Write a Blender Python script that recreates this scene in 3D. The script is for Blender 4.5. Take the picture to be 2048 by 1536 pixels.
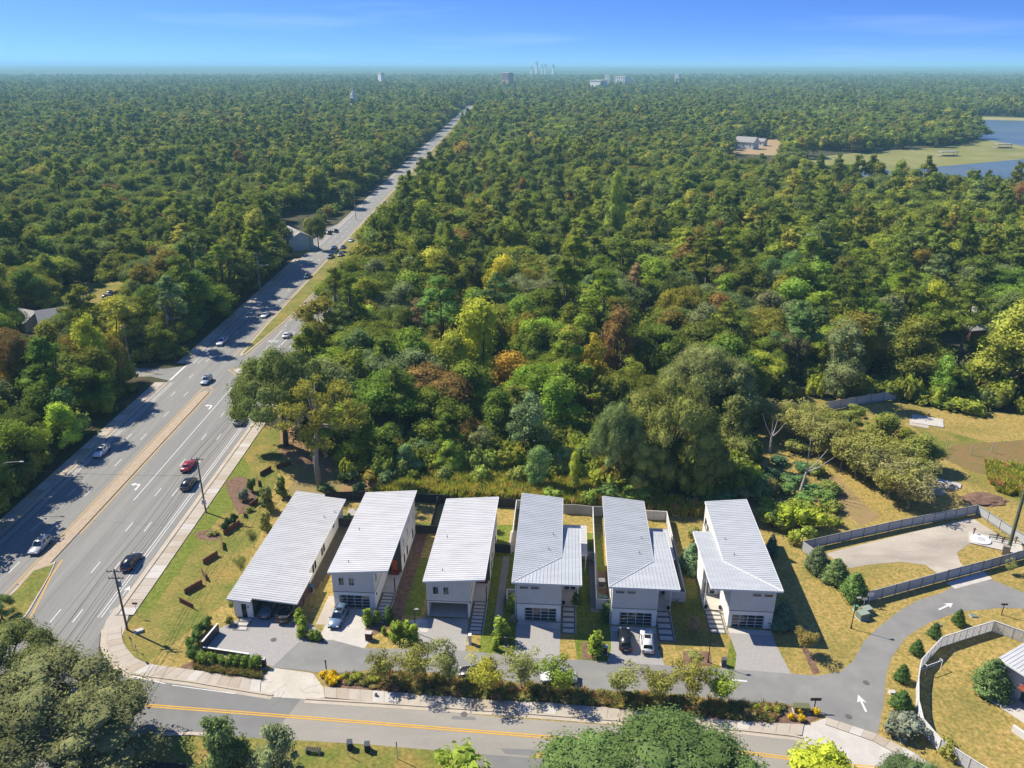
import bpy, bmesh, math, random
import numpy as np
from mathutils import Vector, Matrix, noise

for o in list(bpy.data.objects): bpy.data.objects.remove(o)
SC = bpy.context.scene
COL = SC.collection
R = math.radians
random.seed(7)

# ------------------------------------------------------------------ camera, sky, sun, exposure
F_PX = 1577.0; PITCH = R(22); CAM_H = 76.0
cd = bpy.data.cameras.new('camera'); cam = bpy.data.objects.new('camera', cd); COL.objects.link(cam)
cam.location = (0, 0, CAM_H); cam.rotation_euler = (R(90) - PITCH, 0, 0)
cd.sensor_width = 36; cd.lens = 36 * F_PX / 2048; cd.clip_start = 1; cd.clip_end = 60000
SC.camera = cam
SUN_EL = R(46); SUN_DIR = Vector((-0.88 * math.cos(SUN_EL), 0.475 * math.cos(SUN_EL), math.sin(SUN_EL))).normalized()
w = bpy.data.worlds.new('World'); SC.world = w; w.use_nodes = True
nt = w.node_tree; nt.nodes.clear()
sky = nt.nodes.new('ShaderNodeTexSky'); sky.sky_type = 'NISHITA'; sky.sun_disc = False
sky.sun_elevation = SUN_EL; sky.sun_rotation = math.atan2(SUN_DIR.x, SUN_DIR.y)
sky.altitude = 0; sky.air_density = 1.0; sky.dust_density = 0.3; sky.ozone_density = 3.5
tc = nt.nodes.new('ShaderNodeTexCoord'); mp = nt.nodes.new('ShaderNodeMapping')
mp.inputs['Scale'].default_value = (1, 1, 3.6); mp.inputs['Location'].default_value = (0, 0, 0.13)
nm = nt.nodes.new('ShaderNodeVectorMath'); nm.operation = 'NORMALIZE'
bg = nt.nodes.new('ShaderNodeBackground'); bg.inputs['Strength'].default_value = 0.15
hs = nt.nodes.new('ShaderNodeHueSaturation'); hs.inputs['Saturation'].default_value = 1.12
wo = nt.nodes.new('ShaderNodeOutputWorld')
L = nt.links.new
L(tc.outputs['Generated'], mp.inputs['Vector']); L(mp.outputs['Vector'], nm.inputs[0]); L(nm.outputs[0], sky.inputs['Vector'])
gr = nt.nodes.new('ShaderNodeMix'); gr.data_type = 'RGBA'; gr.blend_type = 'MULTIPLY'; gr.inputs['Factor'].default_value = 1; gr.inputs['B'].default_value = (.385, .505, .78, 1)
L(sky.outputs['Color'], hs.inputs['Color']); L(hs.outputs['Color'], gr.inputs['A']); cm_ = nt.nodes.new('ShaderNodeMapping'); cm_.inputs['Scale'].default_value = (2.2, 2.2, 30); cn = nt.nodes.new('ShaderNodeTexNoise'); cn.inputs['Scale'].default_value = 1.6; cn.inputs['Detail'].default_value = 7
cr0 = nt.nodes.new('ShaderNodeMapRange'); cr0.inputs['From Min'].default_value = .54; cr0.inputs['From Max'].default_value = .85; cr0.inputs['To Max'].default_value = .2
cx0 = nt.nodes.new('ShaderNodeMix'); cx0.data_type = 'RGBA'; cx0.inputs['B'].default_value = (4.2, 4.9, 5.6, 1)
L(tc.outputs['Generated'], cm_.inputs['Vector']); L(cm_.outputs['Vector'], cn.inputs['Vector']); L(cn.outputs['Fac'], cr0.inputs['Value']); L(cr0.outputs['Result'], cx0.inputs['Factor']); L(gr.outputs['Result'], cx0.inputs['A'])
L(cx0.outputs['Result'], bg.inputs['Color']); L(bg.outputs['Background'], wo.inputs['Surface'])
sd = bpy.data.lights.new('sun', 'SUN'); sd.energy = 4.7; sd.angle = R(0.55); sd.color = (1.0, 0.93, 0.79)
sun = bpy.data.objects.new('sun', sd); COL.objects.link(sun)
sun.rotation_euler = SUN_DIR.to_track_quat('Z', 'Y').to_euler(); sun.location = (0, 0, 300)
SC.view_settings.view_transform = 'Standard'; SC.view_settings.look = 'None'
SC.view_settings.exposure = 0.86; SC.view_settings.gamma = 1.0; SC.view_settings.use_curve_mapping = False
SC.cycles.max_bounces = 6; SC.cycles.diffuse_bounces = 4; SC.cycles.volume_bounces = 0
SC.cycles.use_denoising = True

# ------------------------------------------------------------------ helpers
def G(px, py, z=0.0):
    """point of the place at height z seen at pixel (px, py) of the 2048 px photograph"""
    u = (px - 1024) / F_PX; v = (py - 768) / F_PX
    dy = math.cos(PITCH) - v * math.sin(PITCH); dz = -math.sin(PITCH) - v * math.cos(PITCH)
    t = (z - CAM_H) / dz
    return (u * t, dy * t)
def QY(y, z):
    zz = z - CAM_H; d = y * math.cos(PITCH) - zz * math.sin(PITCH)
    return 768 + F_PX * (-zz * math.cos(PITCH) - y * math.sin(PITCH)) / d
def HT(px, py, ty):
    x, y = G(px, py); lo, hi = 0, 70
    for _ in range(40):
        m = (lo + hi) / 2
        if QY(y, m) > ty: lo = m
        else: hi = m
    return lo
def GP(*pts, z=0.0): return [G(p[0], p[1], z) for p in pts]

def tag(o, label=None, cat=None, group=None, kind=None):
    if label: o['label'] = label
    if cat: o['category'] = cat
    if group: o['group'] = group
    if kind: o['kind'] = kind
    return o
def empty(name, loc, rz=0.0, label=None, cat=None, group=None, kind=None):
    o = bpy.data.objects.new(name, None); COL.objects.link(o)
    o.location = (loc[0], loc[1], loc[2] if len(loc) > 2 else 0); o.rotation_euler.z = rz; o.empty_display_size = .3
    return tag(o, label, cat, group, kind)
def inst(name, me, parent=None, loc=None, rz=0.0, sc=None):
    o = bpy.data.objects.new(name, me); COL.objects.link(o)
    if parent: o.parent = parent
    if loc is not None: o.location = (loc[0], loc[1], loc[2] if len(loc) > 2 else 0)
    if rz: o.rotation_euler.z = rz
    if sc is not None: o.scale = sc if hasattr(sc, '__len__') else (sc, sc, sc)
    return o
def copy_tree(o, parent=None, memo=None):
    c = o.copy(); COL.objects.link(c)
    if parent: c.parent = parent
    for ch in o.children: copy_tree(ch, c)
    return c

class MB:
    def __init__(s): s.v = []; s.f = []; s.m = []; s.mi = 0
    def add(s, vs, fs):
        b = len(s.v); s.v += [tuple(v) for v in vs]
        for f in fs: s.f.append([b + i for i in f]); s.m.append(s.mi)
        return s
    def box(s, x0, x1, y0, y1, z0, z1):
        return s.add([(x0,y0,z0),(x1,y0,z0),(x1,y1,z0),(x0,y1,z0),(x0,y0,z1),(x1,y0,z1),(x1,y1,z1),(x0,y1,z1)],
                     [(3,2,1,0),(4,5,6,7),(0,1,5,4),(1,2,6,5),(2,3,7,6),(3,0,4,7)])
    def wedge(s, x0, x1, y0, y1, z0, zf):
        """box whose top follows zf(x, y); z0 may be a function too"""
        zb = z0 if callable(z0) else (lambda x, y: z0)
        P = [(x0,y0),(x1,y0),(x1,y1),(x0,y1)]
        return s.add([(x,y,zb(x,y)) for x,y in P] + [(x,y,zf(x,y)) for x,y in P],
                     [(3,2,1,0),(4,5,6,7),(0,1,5,4),(1,2,6,5),(2,3,7,6),(3,0,4,7)])
    def prism(s, poly, z0, z1):
        n = len(poly)
        zb = z0 if callable(z0) else (lambda x, y: z0); zt = z1 if callable(z1) else (lambda x, y: z1)
        return s.add([(x,y,zb(x,y)) for x,y in poly] + [(x,y,zt(x,y)) for x,y in poly],
                     [tuple(range(n-1,-1,-1)), tuple(range(n,2*n))] + [(i,(i+1)%n,n+(i+1)%n,n+i) for i in range(n)])
    def sheet(s, poly, z):
        return s.add([(p[0],p[1],z) for p in poly], [tuple(range(len(poly)))])
    def wall(s, a, b, t, z0, z1):
        """upright slab from a to b, t thick"""
        a = Vector(a[:2]); b = Vector(b[:2]); d = (b - a).normalized(); n = Vector((-d.y, d.x)) * t / 2
        return s.prism([tuple(a-n), tuple(b-n), tuple(b+n), tuple(a+n)], z0, z1)
    def tube(s, pts, r0, r1=None, n=6, cap=True):
        r1 = r0 if r1 is None else r1; pts = [Vector(p) for p in pts]; k = len(pts); b = len(s.v)
        for i, p in enumerate(pts):
            d = (pts[min(i+1,k-1)] - pts[max(i-1,0)]).normalized()
            a = d.orthogonal().normalized() if abs(d.z) > .95 else d.cross(Vector((0,0,1))).normalized()
            c = d.cross(a); r = r0 + (r1 - r0) * i / max(1, k-1)
            for j in range(n):
                t = 2*math.pi*j/n; s.v.append(tuple(p + (a*math.cos(t) + c*math.sin(t)) * r))
        for i in range(k-1):
            for j in range(n): s.f.append([b+i*n+j, b+i*n+(j+1)%n, b+(i+1)*n+(j+1)%n, b+(i+1)*n+j]); s.m.append(s.mi)
        if cap:
            s.f.append([b+j for j in range(n-1,-1,-1)]); s.m.append(s.mi)
            s.f.append([b+(k-1)*n+j for j in range(n)]); s.m.append(s.mi)
        return s
    def lathe(s, prof, n=12, cx=0, cy=0):
        b = len(s.v)
        for r, z in prof:
            for j in range(n): t = 2*math.pi*j/n; s.v.append((cx+r*math.cos(t), cy+r*math.sin(t), z))
        for i in range(len(prof)-1):
            for j in range(n): s.f.append([b+i*n+j, b+i*n+(j+1)%n, b+(i+1)*n+(j+1)%n, b+(i+1)*n+j]); s.m.append(s.mi)
        s.f.append([b+j for j in range(n-1,-1,-1)]); s.m.append(s.mi)
        s.f.append([b+(len(prof)-1)*n+j for j in range(n)]); s.m.append(s.mi)
        return s
    def mesh(s, name, mats, smooth=False):
        me = bpy.data.meshes.new(name); me.from_pydata(s.v, [], s.f)
        for m in (mats if isinstance(mats, (list, tuple)) else [mats]): me.materials.append(m)
        me.polygons.foreach_set('material_index', s.m)
        if smooth: me.polygons.foreach_set('use_smooth', [True]*len(s.f))
        me.update(); return me
    def build(s, name, mats, parent=None, smooth=False, kind=None):
        o = bpy.data.objects.new(name, s.mesh(name, mats, smooth)); COL.objects.link(o)
        if parent: o.parent = parent
        if kind: o['kind'] = kind
        return o

# ------------------------------------------------------------------ materials
def srgb(h):
    c = [int(h[i:i+2], 16)/255 for i in (0,2,4)]
    return tuple(x/12.92 if x <= .04045 else ((x+.055)/1.055)**2.4 for x in c)
MATS = {}
def M(name, col, col2=None, scale=.5, rough=.85, metal=0., detail=6, bump=0., bscale=None, spec=.3, col3=None, scale3=.06, stretch=None, lo=.38, hi=.62, coat=0., obj=False, fine=.0):
    if name in MATS: return MATS[name]
    m = bpy.data.materials.new(name); m.use_nodes = True; t = m.node_tree; N = t.nodes.new; K = t.links.new
    b = t.nodes['Principled BSDF']; b.inputs['Roughness'].default_value = rough; b.inputs['Metallic'].default_value = metal
    b.inputs['Specular IOR Level'].default_value = spec; b.inputs['Coat Weight'].default_value = coat
    b.inputs['Base Color'].default_value = (*col, 1)
    if col2 or bump or col3 or fine:
        if obj:
            g = N('ShaderNodeTexCoord'); vec = g.outputs['Object']
        else:
            g = N('ShaderNodeNewGeometry'); vec = g.outputs['Position']
        if stretch:
            mm = N('ShaderNodeMapping'); mm.inputs['Scale'].default_value = stretch; K(vec, mm.inputs['Vector']); vec = mm.outputs['Vector']
        cur = None
        def nz(sc, d=detail, l=lo, h=hi):
            n = N('ShaderNodeTexNoise'); n.inputs['Scale'].default_value = sc; n.inputs['Detail'].default_value = d; n.inputs['Roughness'].default_value = .62
            K(vec, n.inputs['Vector']); r = N('ShaderNodeMapRange'); r.inputs['From Min'].default_value = l; r.inputs['From Max'].default_value = h
            K(n.outputs['Fac'], r.inputs['Value']); return r.outputs['Result'], n
        if col2:
            f, n = nz(scale); mx = N('ShaderNodeMix'); mx.data_type = 'RGBA'; mx.inputs['A'].default_value = (*col,1); mx.inputs['B'].default_value = (*col2,1)
            K(f, mx.inputs['Factor']); cur = mx.outputs['Result']
        if col3:
            f, n = nz(scale3, 3, .5, .75); mx = N('ShaderNodeMix'); mx.data_type = 'RGBA'; mx.inputs['B'].default_value = (*col3,1)
            if cur: K(cur, mx.inputs['A'])
            else: mx.inputs['A'].default_value = (*col,1)
            K(f, mx.inputs['Factor']); cur = mx.outputs['Result']
        if fine:
            f, n = nz((bscale or 6), 4, .25, .75); r = N('ShaderNodeMapRange'); r.inputs['To Min'].default_value = 1-fine; r.inputs['To Max'].default_value = 1+fine
            K(f, r.inputs['Value']); mx = N('ShaderNodeMix'); mx.data_type = 'RGBA'; mx.blend_type = 'MULTIPLY'; mx.inputs['Factor'].default_value = 1
            if cur: K(cur, mx.inputs['A'])
            else: mx.inputs['A'].default_value = (*col,1)
            K(r.outputs['Result'], mx.inputs['B']); cur = mx.outputs['Result']
        if cur: K(cur, b.inputs['Base Color'])
        if bump:
            n = N('ShaderNodeTexNoise'); n.inputs['Scale'].default_value = bscale or scale*6; n.inputs['Detail'].default_value = 5; K(vec, n.inputs['Vector'])
            bp = N('ShaderNodeBump'); bp.inputs['Strength'].default_value = bump; bp.inputs['Distance'].default_value = .1
            K(n.outputs['Fac'], bp.inputs['Height']); K(bp.outputs['Normal'], b.inputs['Normal'])
    MATS[name] = m; return m
def foliage(name, by_random=None, trans=.38):
    m = bpy.data.materials.new(name); m.use_nodes = True; t = m.node_tree; N = t.nodes.new; K = t.links.new
    t.nodes.remove(t.nodes['Principled BSDF']); out = t.nodes['Material Output']
    oi = N('ShaderNodeObjectInfo'); at = N('ShaderNodeAttribute'); at.attribute_name = 'tint'
    if by_random:
        rp = N('ShaderNodeValToRGB'); rp.color_ramp.interpolation = 'CONSTANT'
        e = rp.color_ramp.elements
        while len(e) < len(by_random): e.new(.5)
        for el, (p, c) in zip(e, by_random): el.position = p; el.color = (*c, 1)
        K(oi.outputs['Random'], rp.inputs['Fac']); base = rp.outputs['Color']
    else: base = oi.outputs['Color']
    mr = N('ShaderNodeMapRange'); mr.inputs['To Min'].default_value = 1.35; mr.inputs['To Max'].default_value = 3.85; K(at.outputs['Fac'], mr.inputs['Value'])
    mx = N('ShaderNodeMix'); mx.data_type = 'RGBA'; mx.blend_type = 'MULTIPLY'; mx.inputs['Factor'].default_value = 1
    K(base, mx.inputs['A']); K(mr.outputs['Result'], mx.inputs['B'])
    d = N('ShaderNodeBsdfDiffuse'); tr = N('ShaderNodeBsdfTranslucent'); ms = N('ShaderNodeMixShader'); ms.inputs['Fac'].default_value = trans
    K(mx.outputs['Result'], d.inputs['Color']); K(mx.outputs['Result'], tr.inputs['Color'])
    K(d.outputs[0], ms.inputs[1]); K(tr.outputs[0], ms.inputs[2]); K(ms.outputs[0], out.inputs['Surface'])
    MATS[name] = m; return m

dry = M('dry_grass', (.34,.235,.075), (.225,.185,.05), .9, detail=9, bump=.4, bscale=2.2, col3=(.155,.145,.036), scale3=.07, fine=.5, spec=.1)
green = M('green_grass', (.105,.14,.018), (.155,.17,.028), .9, detail=9, bump=.4, bscale=2.2, fine=.45, spec=.1)
mixg = M('mixed_grass', (.21,.175,.045), (.12,.14,.026), .22, detail=9, bump=.4, bscale=2.2, col3=(.28,.185,.055), scale3=.12, fine=.45, spec=.1)
floor_m = M('forest_floor', (.07,.055,.03), (.045,.055,.02), .12, bump=.4, bscale=2, fine=.3, spec=.1)
dirt = M('bare_dirt', (.30,.18,.095), (.22,.14,.07), .4, bump=.3, bscale=4, fine=.25, spec=.1)
mulch = M('mulch', (.13,.075,.05), (.20,.125,.085), 1.2, bump=.6, bscale=9, fine=.35, spec=.1)
asph = M('old_asphalt', (.218,.212,.19), (.18,.175,.158), .75, stretch=(1,.03,1), bscale=14, fine=.12, col3=(.225,.21,.195), scale3=.05, rough=.9)
asph2 = M('lane_asphalt', (.19,.186,.17), (.22,.215,.195), .3, bscale=14, fine=.12, rough=.9, col3=(.155,.15,.145), scale3=.1)
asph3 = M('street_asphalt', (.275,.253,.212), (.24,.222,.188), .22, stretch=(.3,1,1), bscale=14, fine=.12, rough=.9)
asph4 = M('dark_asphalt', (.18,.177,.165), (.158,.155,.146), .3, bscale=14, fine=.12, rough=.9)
conc = M('concrete', (.40,.35,.285), (.35,.305,.245), .5, bscale=8, fine=.12, rough=.9)
concw = M('pale_concrete', (.46,.43,.38), (.41,.38,.335), .7, bscale=8, fine=.1, rough=.9)
concs = M('stained_concrete', (.42,.37,.30), (.29,.25,.20), .16, bscale=8, fine=.12, rough=.9, stretch=(.4,1,1))
kerb_m = M('kerb_concrete', (.42,.36,.28), (.36,.31,.24), .5, fine=.1)
white_p = M('white_paint', (.62,.61,.58), (.5,.49,.46), 1.5)
yellow_p = M('yellow_paint', (.58,.33,.03), (.5,.28,.04), 1.2)
brickpv = M('brick_paving', (.37,.285,.195), (.31,.24,.165), 1.2, bscale=5, fine=.25)

def paver_mat():
    m = bpy.data.materials.new('pavers'); m.use_nodes = True; t = m.node_tree; N = t.nodes.new; K = t.links.new; b = t.nodes['Principled BSDF']
    g = N('ShaderNodeNewGeometry'); br = N('ShaderNodeTexBrick'); br.inputs['Scale'].default_value = 2.6
    br.inputs['Color1'].default_value = (.30,.285,.265,1); br.inputs['Color2'].default_value = (.385,.365,.335,1); br.inputs['Mortar'].default_value = (.2,.19,.175,1)
    br.inputs['Mortar Size'].default_value = .03
    K(g.outputs['Position'], br.inputs['Vector']); K(br.outputs['Color'], b.inputs['Base Color']); b.inputs['Roughness'].default_value = .9
    bp = N('ShaderNodeBump'); bp.inputs['Strength'].default_value = .4; bp.inputs['Distance'].default_value = .02; K(br.outputs['Fac'], bp.inputs['Height']); bp.invert = True
    K(bp.outputs['Normal'], b.inputs['Normal']); return m
pavers = paver_mat()

metal_w = M('white_roof_metal', (.49,.485,.475), (.425,.42,.41), .9, stretch=(.3,1,1), rough=.5, spec=.4)
metal_b = M('grey_roof_metal', (.40,.415,.425), (.345,.36,.37), .9, stretch=(.3,1,1), rough=.45, spec=.45)
siding_g = M('grey_siding', (.62,.60,.56), (.58,.565,.53), 1.5)
siding_w = M('white_siding', (.78,.76,.71), (.74,.72,.675), 1.5)
siding_d = M('charcoal_siding', (.07,.068,.07), (.085,.08,.08), 2)
trim_w = M('white_trim', (.62,.62,.6)); trim_d = M('dark_trim', (.05,.05,.055), rough=.5)
glass = M('dark_glass', (.015,.018,.022), rough=.06, spec=.8)
glass_g = M('green_glass', (.05,.08,.075), rough=.06, spec=.8)
black_f = M('black_fence_boards', (.022,.023,.027), (.03,.03,.034), 3, rough=.7)
white_f = M('white_fence_boards', (.58,.57,.55), (.5,.49,.47), 3, rough=.7)
grey_f = M('grey_fence_boards', (.33,.325,.31), (.28,.275,.265), 3, rough=.75)
steelp = M('pale_steel_sheet', (.43,.44,.44), (.39,.40,.40), 2, rough=.5)
rust = M('weathering_steel', (.12,.048,.032), (.155,.065,.04), 2, rough=.9)
wood_p = M('weathered_pole_wood', (.16,.135,.11), (.11,.095,.08), 3, rough=.95)
conc_pole = M('pale_pole', (.33,.31,.28), (.28,.265,.24), 2)
bark = M('bark', (.11,.09,.07), (.075,.06,.048), 2, rough=.95, bump=.5, bscale=8, obj=True)
bark_p = M('pale_bark', (.26,.235,.205), (.18,.16,.14), 1.5, rough=.95, bump=.5, bscale=8, obj=True)
dead_w = M('bleached_wood', (.42,.39,.35), (.33,.3,.27), 2, rough=.95)
water = M('lake_water', (.075,.105,.115), (.11,.135,.13), .012, rough=.3, spec=.4, bump=.02, bscale=.4)
marsh = M('marsh_weed', (.17,.17,.035), (.22,.205,.07), .03, col3=(.10,.12,.03), scale3=.012, fine=.2, bscale=.5)
iron = M('cast_iron', (.09,.08,.07), (.12,.11,.1), 4); blackm = M('black_metal', (.015,.015,.016), rough=.5)
grn_box = M('green_utility_steel', (.16,.20,.155), (.14,.18,.14), 2, rough=.6); olive_box = M('olive_utility_steel', (.12,.125,.055), rough=.6)
leaf = foliage('leaf'); 
PAL = [(.085,.092,.014),(.11,.128,.018),(.066,.084,.014),(.092,.115,.022),(.13,.145,.018),(.082,.10,.026),(.16,.155,.018),(.108,.09,.018)]
leaf_far = foliage('far_leaf', [(0,PAL[2]),(.2,PAL[0]),(.36,PAL[1]),(.5,PAL[5]),(.66,PAL[3]),(.78,PAL[4]),(.88,PAL[2]),(.925,(.16,.15,.025)),(.96,PAL[7]),(.985,(.115,.08,.022))])
weed = foliage('weed_leaf')

def struct(name, mb, mats, parent=None):
    return mb.build(name, mats, parent, kind='structure')

# ------------------------------------------------------------------ ground, hills, roads
BIG = 21000
gm = MB(); gm.sheet([(-BIG,-300),(BIG,-300),(BIG,BIG),(-BIG,BIG)], 0); struct('ground', gm, floor_m)
LAWN = [(-56.4,60),(95,60),(130,110),(150,150),(132,168),(104,171),(92,181),(62,176),(50,150),(30,137),(-10,136),(-30,140),(-45,156),(-56.4,163)]
m = MB(); m.sheet(LAWN, .02); struct('lawn', m, dry)
def gsheet(name, pts, z, mat, px=True):
    m = MB(); m.sheet(GP(*pts) if px else pts, z); return struct(name, m, mat)
# verge along the highway, green towards the road
gsheet('verge', [(-56.4,84),(-50,86),(-43,100),(-44,118),(-47,140),(-50,160),(-56.4,162)], .026, mixg, False)
gsheet('green_strip', [(-56.4,96),(-54.2,98),(-53.6,118),(-52.5,128),(-53,142),(-56.4,148)], .032, green, False)
gsheet('green_strip', [(-19.5,96.6),(-13.6,95.9),(-12.2,121),(-16.5,122)], .026, green, False)
gsheet('green_strip', [(-4.8,85.6),(0.5,85.2),(2.2,121),(-2.9,121)], .026, green, False)
gsheet('green_strip', [(9.0,82.5),(13.6,82.2),(15.6,118),(8.6,119)], .026, green, False)
gsheet('green_strip', [(22.8,88.2),(31.0,91.0),(31.4,110),(25.4,110)], .026, mixg, False)
gsheet('green_strip', GP((1462,1275),(1490,1270),(1512,1338),(1450,1335)), .026, green, False)
gsheet('green_strip', GP((1810,840),(2048,905),(2048,1010),(1990,985),(1900,920)), .026, mixg, False)
gsheet('wild_strip', [(-44,131),(46,127),(50,150),(30,138),(-10,137),(-42,142)], .026, M('rough_grass', (.17,.155,.04), (.24,.16,.07), .3, fine=.3, bump=.4, bscale=4), False)
gsheet('dirt_patch', GP((560,860),(590,850),(690,915),(640,960),(560,905)), .032, dirt, False)
gsheet('dirt_patch', GP((840,985),(700,960),(680,985),(760,1005)), .032, dirt, False)
gsheet('dirt_patch', GP((1640,955),(1672,950),(1720,1000),(1760,1035),(1720,1052),(1680,1015)), .032, M('thin_soil', (.27,.175,.085), (.22,.165,.06), .5, fine=.3), False)
gsheet('meadow', GP((1905,890),(2048,880),(2048,970),(1950,945),(1880,915)), .032, M('meadow_grass', (.20,.12,.045), (.15,.125,.04), .3, fine=.35, bump=.4, bscale=3), False)

HX0, HX1 = -89.3, -59.4
m = MB(); m.sheet([(HX0,30),(HX1,30),(HX1,1760),(HX0,1760)], .05); hw = struct('highway', m, asph)
# side street at the left crossing
gsheet('side_road', [(-89.3,190.5),(-89.3,201),(-94,199),(-110,199.5),(-170,203),(-170,196),(-112,193),(-95,193.2)], .046, asph2, False)
# street in front
ST_N = GP((150,1262)) ; kerbN = [(-59.4,92),(-57.5,87.5),(-52.6,84.1),(-46.1,82.3),(-32.1,79.8),(-24.8,79.3),(-14.3,77.9),(-1.5,76.2),(10.9,75.0),(26,73.6),(34,72.9),(38.5,71.8),(46,68.3),(60,60)]
m = MB(); m.sheet([(-59.4,30),(-59.4,92)] + kerbN[1:] + [(60,30)], .042); struct('street', m, asph3)
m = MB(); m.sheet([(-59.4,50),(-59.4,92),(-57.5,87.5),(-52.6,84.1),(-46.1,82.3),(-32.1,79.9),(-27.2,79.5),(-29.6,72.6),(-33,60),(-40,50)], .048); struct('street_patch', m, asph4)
lane = GP((544,1335),(597,1285),(664,1280),(728,1297),(786,1298),(881,1297),(931,1303),(983,1307),(1031,1313),(1120,1319),(1164,1320),(1217,1325),(1328,1331),(1469,1339),(1583,1348),
 (1635,1352),(1680,1344),(1706,1323),(1729,1282),(1759,1253),(1800,1221),(1838,1200),(1882,1187),(1905,1174),(1972,1155),(2048,1186),(2300,1290),(2300,1330),(2048,1218),(2005,1216),(1917,1224),(1858,1246),(1814,1273),
 (1785,1312),(1773,1344),(1767,1410),(1764,1423),(1755,1470),(1653,1434),(1624,1418),(1565,1407),(1498,1405),(1322,1386),(1205,1382),(1117,1375),(1013,1363),(837,1344),(743,1341),(687,1346),(640,1346))
m = MB(); m.sheet(lane, .05); struct('lane', m, asph2)

# paved drives
def drive(pts, mat=pavers, name='driveway', z=.042): return gsheet(name, pts, z, mat)
drive([(400,1300),(432,1260),(470,1242),(505,1236),(605,1236),(640,1262),(652,1288),(597,1286),(552,1334),(500,1326)])
drive([(668,1216),(757,1220),(756,1250),(728,1300),(652,1290),(640,1272),(655,1240)], concw)
drive([(835,1236),(936,1238),(935,1262),(931,1303),(841,1298),(815,1260)])
drive([(1033,1246),(1121,1250),(1119,1320),(1028,1314)])
drive([(1221,1252),(1312,1258),(1316,1300),(1330,1331),(1214,1326),(1222,1300)])
drive([(1455,1258),(1544,1266),(1552,1290),(1582,1348),(1470,1340),(1473,1310)])
for a in ([(1036,1240),(1122,1246),(1118,1258),(1034,1248)], [(1222,1252),(1311,1256),(1311,1268),(1222,1262)], [(1456,1256),(1542,1262),(1545,1272),(1458,1266)]):
    drive(a, concw, 'garage_apron', .047)
drive([(820,1240),(856,1240),(856,1265),(815,1262)], concw, 'pad', .047)
# utility yard slab
drive([(1650,1108),(1690,1097),(1944,1036),(2010,1078),(1935,1090),(1914,1105),(1920,1125),(1936,1146),(1880,1150),(1850,1130),(1800,1124),(1735,1130),(1700,1137)], concs, 'yard_slab')
drive([(1892,1166),(1966,1142),(1985,1158),(1910,1178)], concw, 'gate_apron', .056)
# entrance apron and far kerb of the street
gsheet('entrance_apron', [(545,1336),(626,1347),(647,1376),(649,1396),(611,1399),(540,1394),(500,1388),(500,1377)], .058, M('apron_concrete', (.47,.43,.36), (.41,.365,.295), .35, fine=.1))
m = MB()
cr = random.Random(5)
for _ in range(7):
    p = Vector(G(cr.uniform(540,640), cr.uniform(1352,1385))); d = cr.uniform(0,6.28)
    for k in range(6):
        q = p + Vector((math.cos(d), math.sin(d))) * .55; m.wall(p, q, .05, .0585, .0625); p = q; d += cr.uniform(-.8,.8)
m.build('cracks', M('crack_fill', (.2,.17,.14)), bpy.data.objects['entrance_apron'], kind='stuff')
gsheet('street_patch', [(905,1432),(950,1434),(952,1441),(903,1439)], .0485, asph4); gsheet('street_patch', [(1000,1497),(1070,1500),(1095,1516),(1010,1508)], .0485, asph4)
gsheet('lane_patch', [(760,1312),(812,1314),(814,1336),(755,1332)], .0545, asph4); gsheet('lane_patch', [(1330,1352),(1440,1360),(1438,1382),(1325,1374)], .0545, M('lane_repair',(.195,.187,.176),(.185,.177,.166),2)); gsheet('road_patch', [(330,880),(352,881),(316,942),(292,940)], .0535, M('lane_repair',(.195,.187,.176)))
gsheet('corner_apron', [(1653,1436),(1755,1470),(1830,1510),(1900,1560),(1700,1560),(1600,1500),(1608,1452)], .054, concw)
gsheet('south_lawn', [(110,1536),(150,1500),(260,1472),(383,1469),(500,1476),(611,1482),(743,1490),(881,1502),(969,1509),(1010,1536),(1010,1620),(60,1620)], .056, mixg)
gsheet('south_verge', [(1010,1620),(1010,1536),(1090,1500),(1110,1520),(1300,1620)], .056, dry)
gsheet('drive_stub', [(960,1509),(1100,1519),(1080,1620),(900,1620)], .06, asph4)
gsheet('east_lawn', [(1764,1423),(1773,1344),(1785,1312),(1814,1273),(1858,1246),(1917,1224),(2005,1216),(2048,1218),(2300,1330),(2300,1640),(1960,1620),(1755,1470)], .04, dry)

gsheet('corner_walk', [(205,1262),(213,1240),(232,1215),(262,1215),(249,1262),(243,1275),(211,1280)], .064, conc)
# medians
def pave_strip(name, pts, z0, z1, mat): 
    m = MB(); m.prism(pts, z0, z1); return struct(name, m, mat)
medS = [(-78.1,103.5),(-76.0,103.5),(-75.9,108),(-75.9,182),(-76.8,183.6),(-78,182)]
pave_strip('brick_median', medS, 0, .17, brickpv)
isl = GP((102,1128),(112,1124),(101,1151),(60,1222),(14,1287),(-60,1360),(-60,1265),(30,1180),(66,1140))
pave_strip('island_kerb', isl, 0, .16, kerb_m)
cx = sum(p[0] for p in isl)/len(isl); cy = sum(p[1] for p in isl)/len(isl)
pave_strip('grass_island', [(cx+(x-cx)*.86, cy+(y-cy)*.93) for x,y in isl], .1, .19, mixg)
nm_ = [(-76.3,208.5),(-75.4,210),(-72.6,240),(-70.6,290),(-69.8,330),(-69.5,560),(-72.6,600),(-72.4,1750),(-77.6,1750),(-77.6,600),(-77.8,330),(-77.6,240),(-77.0,210)]
pave_strip('median_kerb', nm_, 0, .16, kerb_m)
pave_strip('grass_median', [(x+(.45 if x<-75.8 else -.45), y+(1.2 if y<215 else 0)) for x,y in nm_], .1, .19, mixg)
tri = GP((460,741),(521,727),(528,737),(496,752),(478,751))
pave_strip('traffic_island', GP((466,742),(503,728),(494,747),(482,750)), 0, .16, concw)

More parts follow.
